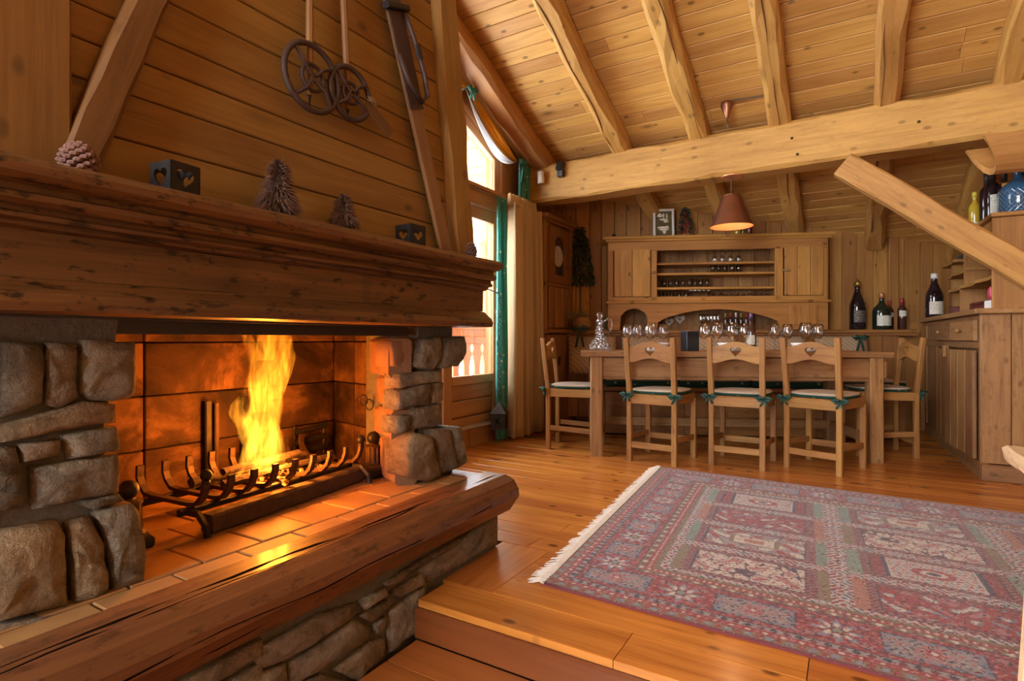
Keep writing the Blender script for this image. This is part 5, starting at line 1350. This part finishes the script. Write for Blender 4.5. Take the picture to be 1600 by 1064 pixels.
o = G().box(-.10, .10, -.14, .14, 0, .012).box(-.095, .10, -.13, .14, .013, .024).obj('paper_stack', WHITE, None, K(.27, 1.1, 1.037 + .218), (0, 0, CA)); tag(o, 'small pile of white papers on the wavy shelf', 'papers')
pinecone(K(.20, 1.62, 1.037 + .468), .03, .06, 'grey lichen cone ornament on the small upper wavy shelf', (.12, .11, .08))

# ---------------------------------------------------------------- pendant lamp
pn = empty('pendant_lamp', (-.752, 4.50, 1.705), 0, 'copper cone pendant lamp hanging below the tie beam over the table', 'lamp')
G().lathe([(.16, 0), (.148, .02), (.072, .225), (.066, .235), (.0, .238)][:4] + [(.064, .233), (.070, .222), (.146, .02), (.157, .002), (.16, 0)], 32).obj('shade', COPPER, pn, smooth=True)
G().lathe([(.1465, .0185), (.1565, .0015)], 32).obj('shade_rim', COPPER_IN, pn) if False else None
v = []; f = []; n = 32
for r, z in ((.1555, .002), (.1455, .020), (.0700, .2215), (.01, .230)):
    for k in range(n): v.append(((r - .0012) * math.cos(2 * math.pi * k / n), (r - .0012) * math.sin(2 * math.pi * k / n), z))
for i in range(3):
    for k in range(n): f.append((i * n + k, i * n + (k + 1) % n, i * n + n + (k + 1) % n, i * n + n + k))
link_mesh('shade_lining', v, f, COPPER_IN, pn, None, True)
G().lathe([(.0, .226), (.045, .228), (.066, .236), (.05, .246), (.012, .25), (.012, .27), (0, .272)], 20).obj('cap', COPPER, pn, smooth=True)
G().sphere((0, 0, .11), .032, 14, 10).lathe([(.016, .14), (.018, .23)], 12).obj('bulb', (lambda m: m)(None) or plain('frosted_bulb', (.9, .85, .75), .4), pn, smooth=True)
G().tube([(0, 0, .27), (0, 0, .39)], .004, 6).obj('cord', BLACK, pn)
G().lathe([(0, .379), (.075, .379), (.075, .3845), (0, .3845)], 24).obj('beam_plate', COPPER_IN, pn)
G().tube([(-.0, -.14, .705), (0, -.15, .74), (0, -.185, .77)], .004, 6).obj('cord', BLACK, pn)
G().lathe([(.0, .80), (.006, .80), (.012, .815), (.045, .90), (.042, .925), (.0, .935)], 20).obj('ceiling_cup', COPPER, pn, (0, -.19, -.045), smooth=True)
G().tube([(.0, -.19, .872), (.06, -.20, .882), (.13, -.20, .876), (.22, -.21, .868), (.27, -.22, .86)], .006, 6).obj('cord', plain('brown_cable', (.09, .06, .04), .6), pn)
l = bpy.data.lights.new('lamp_light', 'POINT'); l.energy = 3; l.color = (1, .62, .32); l.shadow_soft_size = .03
o = bpy.data.objects.new('lamp_light', l); COL.objects.link(o); o.parent = pn; o.location = (0, 0, .06)
# spot lamp and small speaker on the beam
o = empty('spot_cylinder', (-2.335, 4.385, 2.29), 0, 'small white cylindrical spotlight fixed to the left end of tie beam', 'spotlight')
G().lathe([(0, -.052), (.028, -.052), (.030, -.048), (.030, .052), (0, .054)], 20).obj('housing', OFFW, o, (0, 0, 0), (rad(4), 0, 0), True); G().tube([(0, .0, 0), (0, .055, 0)], .010, 8).obj('bracket', OFFW, o)
o = empty('beam_speaker', (-2.155, 4.40, 2.335), 0, 'small black speaker box fixed near the left end of tie beam', 'speaker')
G().box(-.032, .032, -.03, .025, -.005, .07).obj('cabinet', BLACK, o, rot=(rad(-18), 0, rad(-20)), bev=.005); G().box(-.025, .03, -.01, .042, -.06, -.004).obj('bracket', BLACK, o, bev=.004)

# ---------------------------------------------------------------- rug: woven pattern laid out in metres
rg = empty('oriental_rug', (0, 0, 0), 0, 'large red and ivory oriental rug with panelled garden pattern', 'rug')
cor = [(-.905, 1.70), (2.1, 1.63), (2.1, 3.52), (-1.06, 3.655)]   # near left, near right, far right, far left
NX, NY = 640, 410; LX, LY = 3.1, 1.94
rng = np.random.default_rng(5)
u = np.linspace(0, 1, NX + 1); vv = np.linspace(0, 1, NY + 1); Ug, Vg = np.meshgrid(u, vv)
P = [np.array(c) for c in cor]
XY = ((1 - Ug) * (1 - Vg))[..., None] * P[0] + (Ug * (1 - Vg))[..., None] * P[1] + (Ug * Vg)[..., None] * P[2] + ((1 - Ug) * Vg)[..., None] * P[3]
Zg = .009 + .0009 * rng.standard_normal(Ug.shape) * .5 + .004 * np.exp(-((Ug * LX - .02) / .06) ** 2) * np.exp(-((Vg * LY - .02) / .08) ** 2)
x = Ug * LX; y = Vg * LY
def sr(*c): return np.array([((k / 255) / 12.92 if k / 255 <= .04045 else ((k / 255 + .055) / 1.055) ** 2.4) for k in c])
RED, DRED, PINK, NAVY, IVO, BLUE, OLI, SAGE, TER, GREY, WINE = sr(148, 44, 40), sr(92, 32, 38), sr(166, 104, 104), sr(48, 42, 62), sr(198, 182, 168), sr(122, 130, 146), sr(124, 104, 76), sr(118, 136, 120), sr(164, 106, 84), sr(146, 136, 134), sr(112, 40, 50)
col = np.zeros(x.shape + (3,)); col[:] = DRED
def setc(mask, c): col[mask] = c
def hsh(a, b, k=0): return np.modf(np.abs(np.sin(a * 12.9898 + b * 78.233 + k * 37.719) * 43758.5453))[0]
dx = np.minimum(x, LX - x); dy = np.minimum(y, LY - y); d = np.minimum(dx, dy)
along = np.where(dx < dy, y, x); near = np.where(dx < dy, LY, LX)
def dots(per, rr, mask, c1, c2, dc):
    p = np.modf(along / per)[0] - .5; q = (d - dc) / per
    m = mask & (p * p + q * q < rr * rr); k = (np.floor(along / per) % 2) == 0
    setc(m & k, c1); setc(m & ~k, c2)
setc(d < .012, WINE)
b1 = (d >= .012) & (d < .04); setc(b1, OLI); dots(.028, .36, b1, BLUE, RED, .026)
b2 = (d >= .04) & (d < .068); setc(b2, RED); dots(.024, .28, b2, IVO, PINK, .054)
b3 = (d >= .068) & (d < .092); setc(b3, GREY); dots(.035, .3, b3, WINE, NAVY, .08)
setc((d >= .090) & (d < .095), NAVY)
mb = (d >= .095) & (d < .27); setc(mb, RED)
long = dx >= dy; per = np.where(long, .46, .30); hl = np.where(long, .115, .062); ph = np.modf(along / per)[0]; pc = (ph - .5) * per; qd = d - .1825
# pale panels alternating with rosettes
pan = mb & (np.abs(pc) < hl + .005) & (np.abs(qd) < .068); setc(pan, NAVY)
pan = mb & (np.abs(pc) < hl) & (np.abs(qd) < .063); setc(pan, BLUE * .9)
pan2 = mb & (np.abs(pc) < hl - .016) & (np.abs(qd) < .047); setc(pan2, GREY)
r0 = np.hypot(pc, qd); t0 = np.arctan2(qd, pc)
fl0 = r0 < .042 * (.75 + .25 * np.cos(6 * t0)); setc(mb & fl0, PINK); setc(mb & (r0 < .022 * (.8 + .2 * np.cos(5 * t0))), RED); setc(mb & (r0 < .009), IVO)
pc2 = (np.modf(along / per + .5)[0] - .5) * per; r1 = np.hypot(pc2, qd); t1 = np.arctan2(qd, pc2)
ro = r1 < .07 * (.72 + .28 * np.cos(8 * t1)); setc(mb & ro, BLUE); setc(mb & (r1 < .05 * (.75 + .25 * np.cos(8 * t1 + .4))), IVO); setc(mb & (r1 < .03 * (.8 + .2 * np.cos(6 * t1))), WINE); setc(mb & (r1 < .014), SAGE)
for sx_ in (-1, 1):
    for sy_ in (-1, 1):
        rr_ = np.hypot(pc2 - sx_ * .072, qd - sy_ * .055); setc(mb & (rr_ < .018), NAVY); setc(mb & (rr_ < .012), PINK)
b4 = (d >= .27) & (d < .275); setc(b4, NAVY)
b5 = (d >= .275) & (d < .30); setc(b5, OLI); dots(.03, .3, b5, IVO, WINE, .2875)
b6 = (d >= .30) & (d < .325); setc(b6, RED); dots(.022, .26, b6, IVO, IVO, .3125)
setc((d >= .325) & (d < .345), OLI * .85)
fldm = d >= .345
fx = x - .345; fy = y - .345; FLX, FLY = LX - .69, LY - .69
nxp, nyp = 4, 4; CWx, CWy = FLX / nxp, FLY / nyp
ix = np.floor(fx / CWx); iy = np.floor(fy / CWy); cx = fx - (ix + .5) * CWx; cy = fy - (iy + .5) * CWy
ax_, ay_ = CWx / 2 - np.abs(cx), CWy / 2 - np.abs(cy)       # distance to the panel edges
typ = (ix * 2 + iy * 3 + np.floor(ix / 2)) % 4
div = fldm & ((ax_ < .035) | (ay_ < .026)); setc(div, IVO * .92)
wav = np.sin(fx * 125 + 2 * np.sin(fy * 60)) * np.sin(fy * 118 + 2 * np.sin(fx * 70)); setc(div & (wav > .25), PINK); setc(div & (wav > .6), WINE); setc(div & (wav < -.35), BLUE); setc(div & (wav < -.75), NAVY)
inn = fldm & ~div
bar = inn & (ax_ < .075)
for k, c in enumerate((OLI, SAGE, TER, SAGE * .9)): setc(bar & (typ == k), c)
gd = inn & (ax_ >= .075) & ((ax_ < .105) | (ay_ < .05)); setc(gd, DRED); sp_ = (np.sin(fx * 260) > 0) ^ (np.sin(fy * 260) > 0); setc(gd & sp_, PINK * .8)
setc(inn & (ax_ >= .105) & (ay_ >= .05) & ((ax_ < .111) | (ay_ < .055)), NAVY)
core = inn & (ax_ >= .111) & (ay_ >= .055)
n1 = np.sin(fx * 62 + 1.6 * np.sin(fy * 51)) + np.sin(fy * 71 + 1.8 * np.sin(fx * 43)); n2 = np.sin(fx * 131 + fy * 77) * np.sin(fy * 143 - fx * 60)
k0 = core & (typ == 0); setc(k0, IVO); setc(k0 & (np.abs(n1) < .22), NAVY); setc(k0 & (n1 > 1.2), PINK); setc(k0 & (n2 > .72), RED)
k1 = core & (typ == 1); setc(k1, IVO); setc(k1 & (ax_ < .15), RED * .8); setc(k1 & (ax_ >= .15) & (ax_ < .165), NAVY); e1 = k1 & (ax_ >= .17); setc(e1 & (n2 > .35), PINK); setc(e1 & (n2 < -.5), BLUE); rr_ = np.hypot(cx / 1.5, cy); setc(k1 & (rr_ < .045), RED); setc(k1 & (rr_ < .028), IVO); setc(k1 & (rr_ < .015), NAVY)
k2 = core & (typ == 2); setc(k2, RED); setc(k2 & (n1 > .95), BLUE); setc(k2 & (n1 > 1.45), IVO); setc(k2 & (n1 < -1.15), PINK); setc(k2 & (n2 > .75), NAVY)
k3 = core & (typ == 3); setc(k3, GREY); setc(k3 & (n1 > .7), PINK); setc(k3 & (n1 > 1.3), RED); setc(k3 & (n1 < -.8), IVO); setc(k3 & (np.abs(n1 + .3) < .12), NAVY); rr_ = np.maximum(np.abs(cx) / 1.9, np.abs(cy)); setc(k3 & (rr_ < .05), OLI); setc(k3 & (rr_ < .04), IVO); setc(k3 & (rr_ < .02), TER)
# small sprigs scattered in the pale border panels and the divider bands
fil = np.sin(x * 150 + 1.4 * np.sin(y * 100)) * np.sin(y * 155 + 1.4 * np.sin(x * 110))
pm_ = pan & ~fl0; col[pm_ & (fil > .5)] = PINK * .9; col[pm_ & (fil < -.6)] = NAVY * 1.2
rm_ = mb & ~pan & ~ro; col[rm_ & (fil > .62)] = PINK; col[rm_ & (fil < -.70)] = NAVY
col *= .82
# woven speckle
pick = rng.integers(0, 6, x.shape); sprk = rng.random(x.shape) < .12
pal = np.array([PINK, IVO * .9, NAVY, BLUE, DRED, OLI])
col[sprk] = col[sprk] * .5 + pal[pick[sprk]] * .5
col *= (.86 + .28 * rng.random(x.shape))[..., None]
me = bpy.data.meshes.new('rug_pile')
V = np.concatenate([XY, Zg[..., None]], -1).reshape(-1, 3)
ii = np.arange(NX * NY); jy, jx = ii // NX, ii % NX; a0 = jy * (NX + 1) + jx
Fq = np.stack([a0, a0 + 1, a0 + NX + 2, a0 + NX + 1], -1)
me.vertices.add(len(V)); me.vertices.foreach_set('co', V.ravel().astype(np.float32))
me.loops.add(Fq.size); me.loops.foreach_set('vertex_index', Fq.ravel().astype(np.int32))
me.polygons.add(len(Fq)); me.polygons.foreach_set('loop_start', np.arange(0, Fq.size, 4, dtype=np.int32))
me.update(calc_edges=True)
at = me.color_attributes.new('weave', 'FLOAT_COLOR', 'POINT')
at.data.foreach_set('color', np.concatenate([col.reshape(-1, 3), np.ones((len(V), 1))], -1).ravel().astype(np.float32))
rm, nt, out = newmat('woven_wool'); ca = N(nt, 'ShaderNodeVertexColor'); ca.layer_name = 'weave'
v, v0 = objcoord(nt, False, (420, 420, 420)); nz = NOISE(nt, v, 1, 2, .6)
bs = BSDF(nt, out, ca.outputs[0], .8, 0, nz, .4, .004, .25); bs.inputs['Sheen Weight'].default_value = .3; bs.inputs['Sheen Roughness'].default_value = .4
me.materials.append(rm)
o = bpy.data.objects.new('rug_pile', me); COL.objects.link(o); o.parent = rg
E4 = [(*c, .001) for c in cor]; E5 = [(*c, .0085) for c in cor]
G().add(E4 + E5, [(0, 1, 2, 3), (0, 4, 5, 1), (1, 5, 6, 2), (2, 6, 7, 3), (3, 7, 4, 0), (4, 7, 6, 5)]).obj('rug_backing', plain('rug_edge', (.16, .03, .035), .9), rg)
g = G()
for k in range(340):
    s = (k + R.uniform(-.4, .4)) / 340; bx, by = cor[0][0] + (cor[3][0] - cor[0][0]) * s, cor[0][1] + (cor[3][1] - cor[0][1]) * s
    ln_ = R.uniform(.035, .062); dy_ = R.gauss(-.006, .012)
    g.tube([(bx + .012, by, .010), (bx - .008, by, .014), (bx - ln_ * .6, by + dy_ * .6, .007), (bx - ln_, by + dy_, .003)], [.0032, .0036, .003, .0012], 4)
fo = g.obj('fringe', plain('fringe_cotton', (.66, .58, .50), .9, 0, 60, .2), rg); fo['kind'] = 'stuff'

# ---------------------------------------------------------------- armchair at the right edge of the picture
ar = empty('rustic_armchair', (.62, 1.32, .012), 0, 'rough pale wooden armchair cut off by the right edge of the photo', 'armchair')
AWD = wood('bleached_wood', (.62, .46, .28), (.40, .27, .15), 'x', .6, .4, .2, 1, .3)
for s in (-1, 1):
    timber('armrest', (s * .29, -.34, .575), (s * .29, .31, .585), .075, .036, AWD, ar, ch=.01, rough=.006, nseg=8)
    timber('front_leg', (s * .285, .245, 0), (s * .262, .225, .558), .05, .05, AWD, ar, up=(0, 1, 0), ch=.008, rough=.004, nseg=6)
    timber('rear_leg', (s * .27, -.30, 0), (s * .27, -.33, .70), .05, .05, AWD, ar, up=(0, 1, 0), ch=.008, rough=.004, nseg=8)
    timber('side_rail', (s * .265, -.28, .36), (s * .265, .22, .36), .03, .07, AWD, ar)
timber('front_rail', (-.25, .23, .36), (.25, .23, .36), .03, .07, AWD, ar); timber('rear_rail', (-.25, -.31, .36), (.25, -.31, .36), .03, .07, AWD, ar)
for k in range(4): timber('seat_slat', (-.27, -.24 + .14 * k, .405), (.27, -.24 + .14 * k, .405), .13, .022, AWD, ar)
for z in (.52, .64): timber('back_slat', (-.25, -.335, z), (.25, -.335, z), .09, .022, AWD, ar, up=(0, 1, 0))
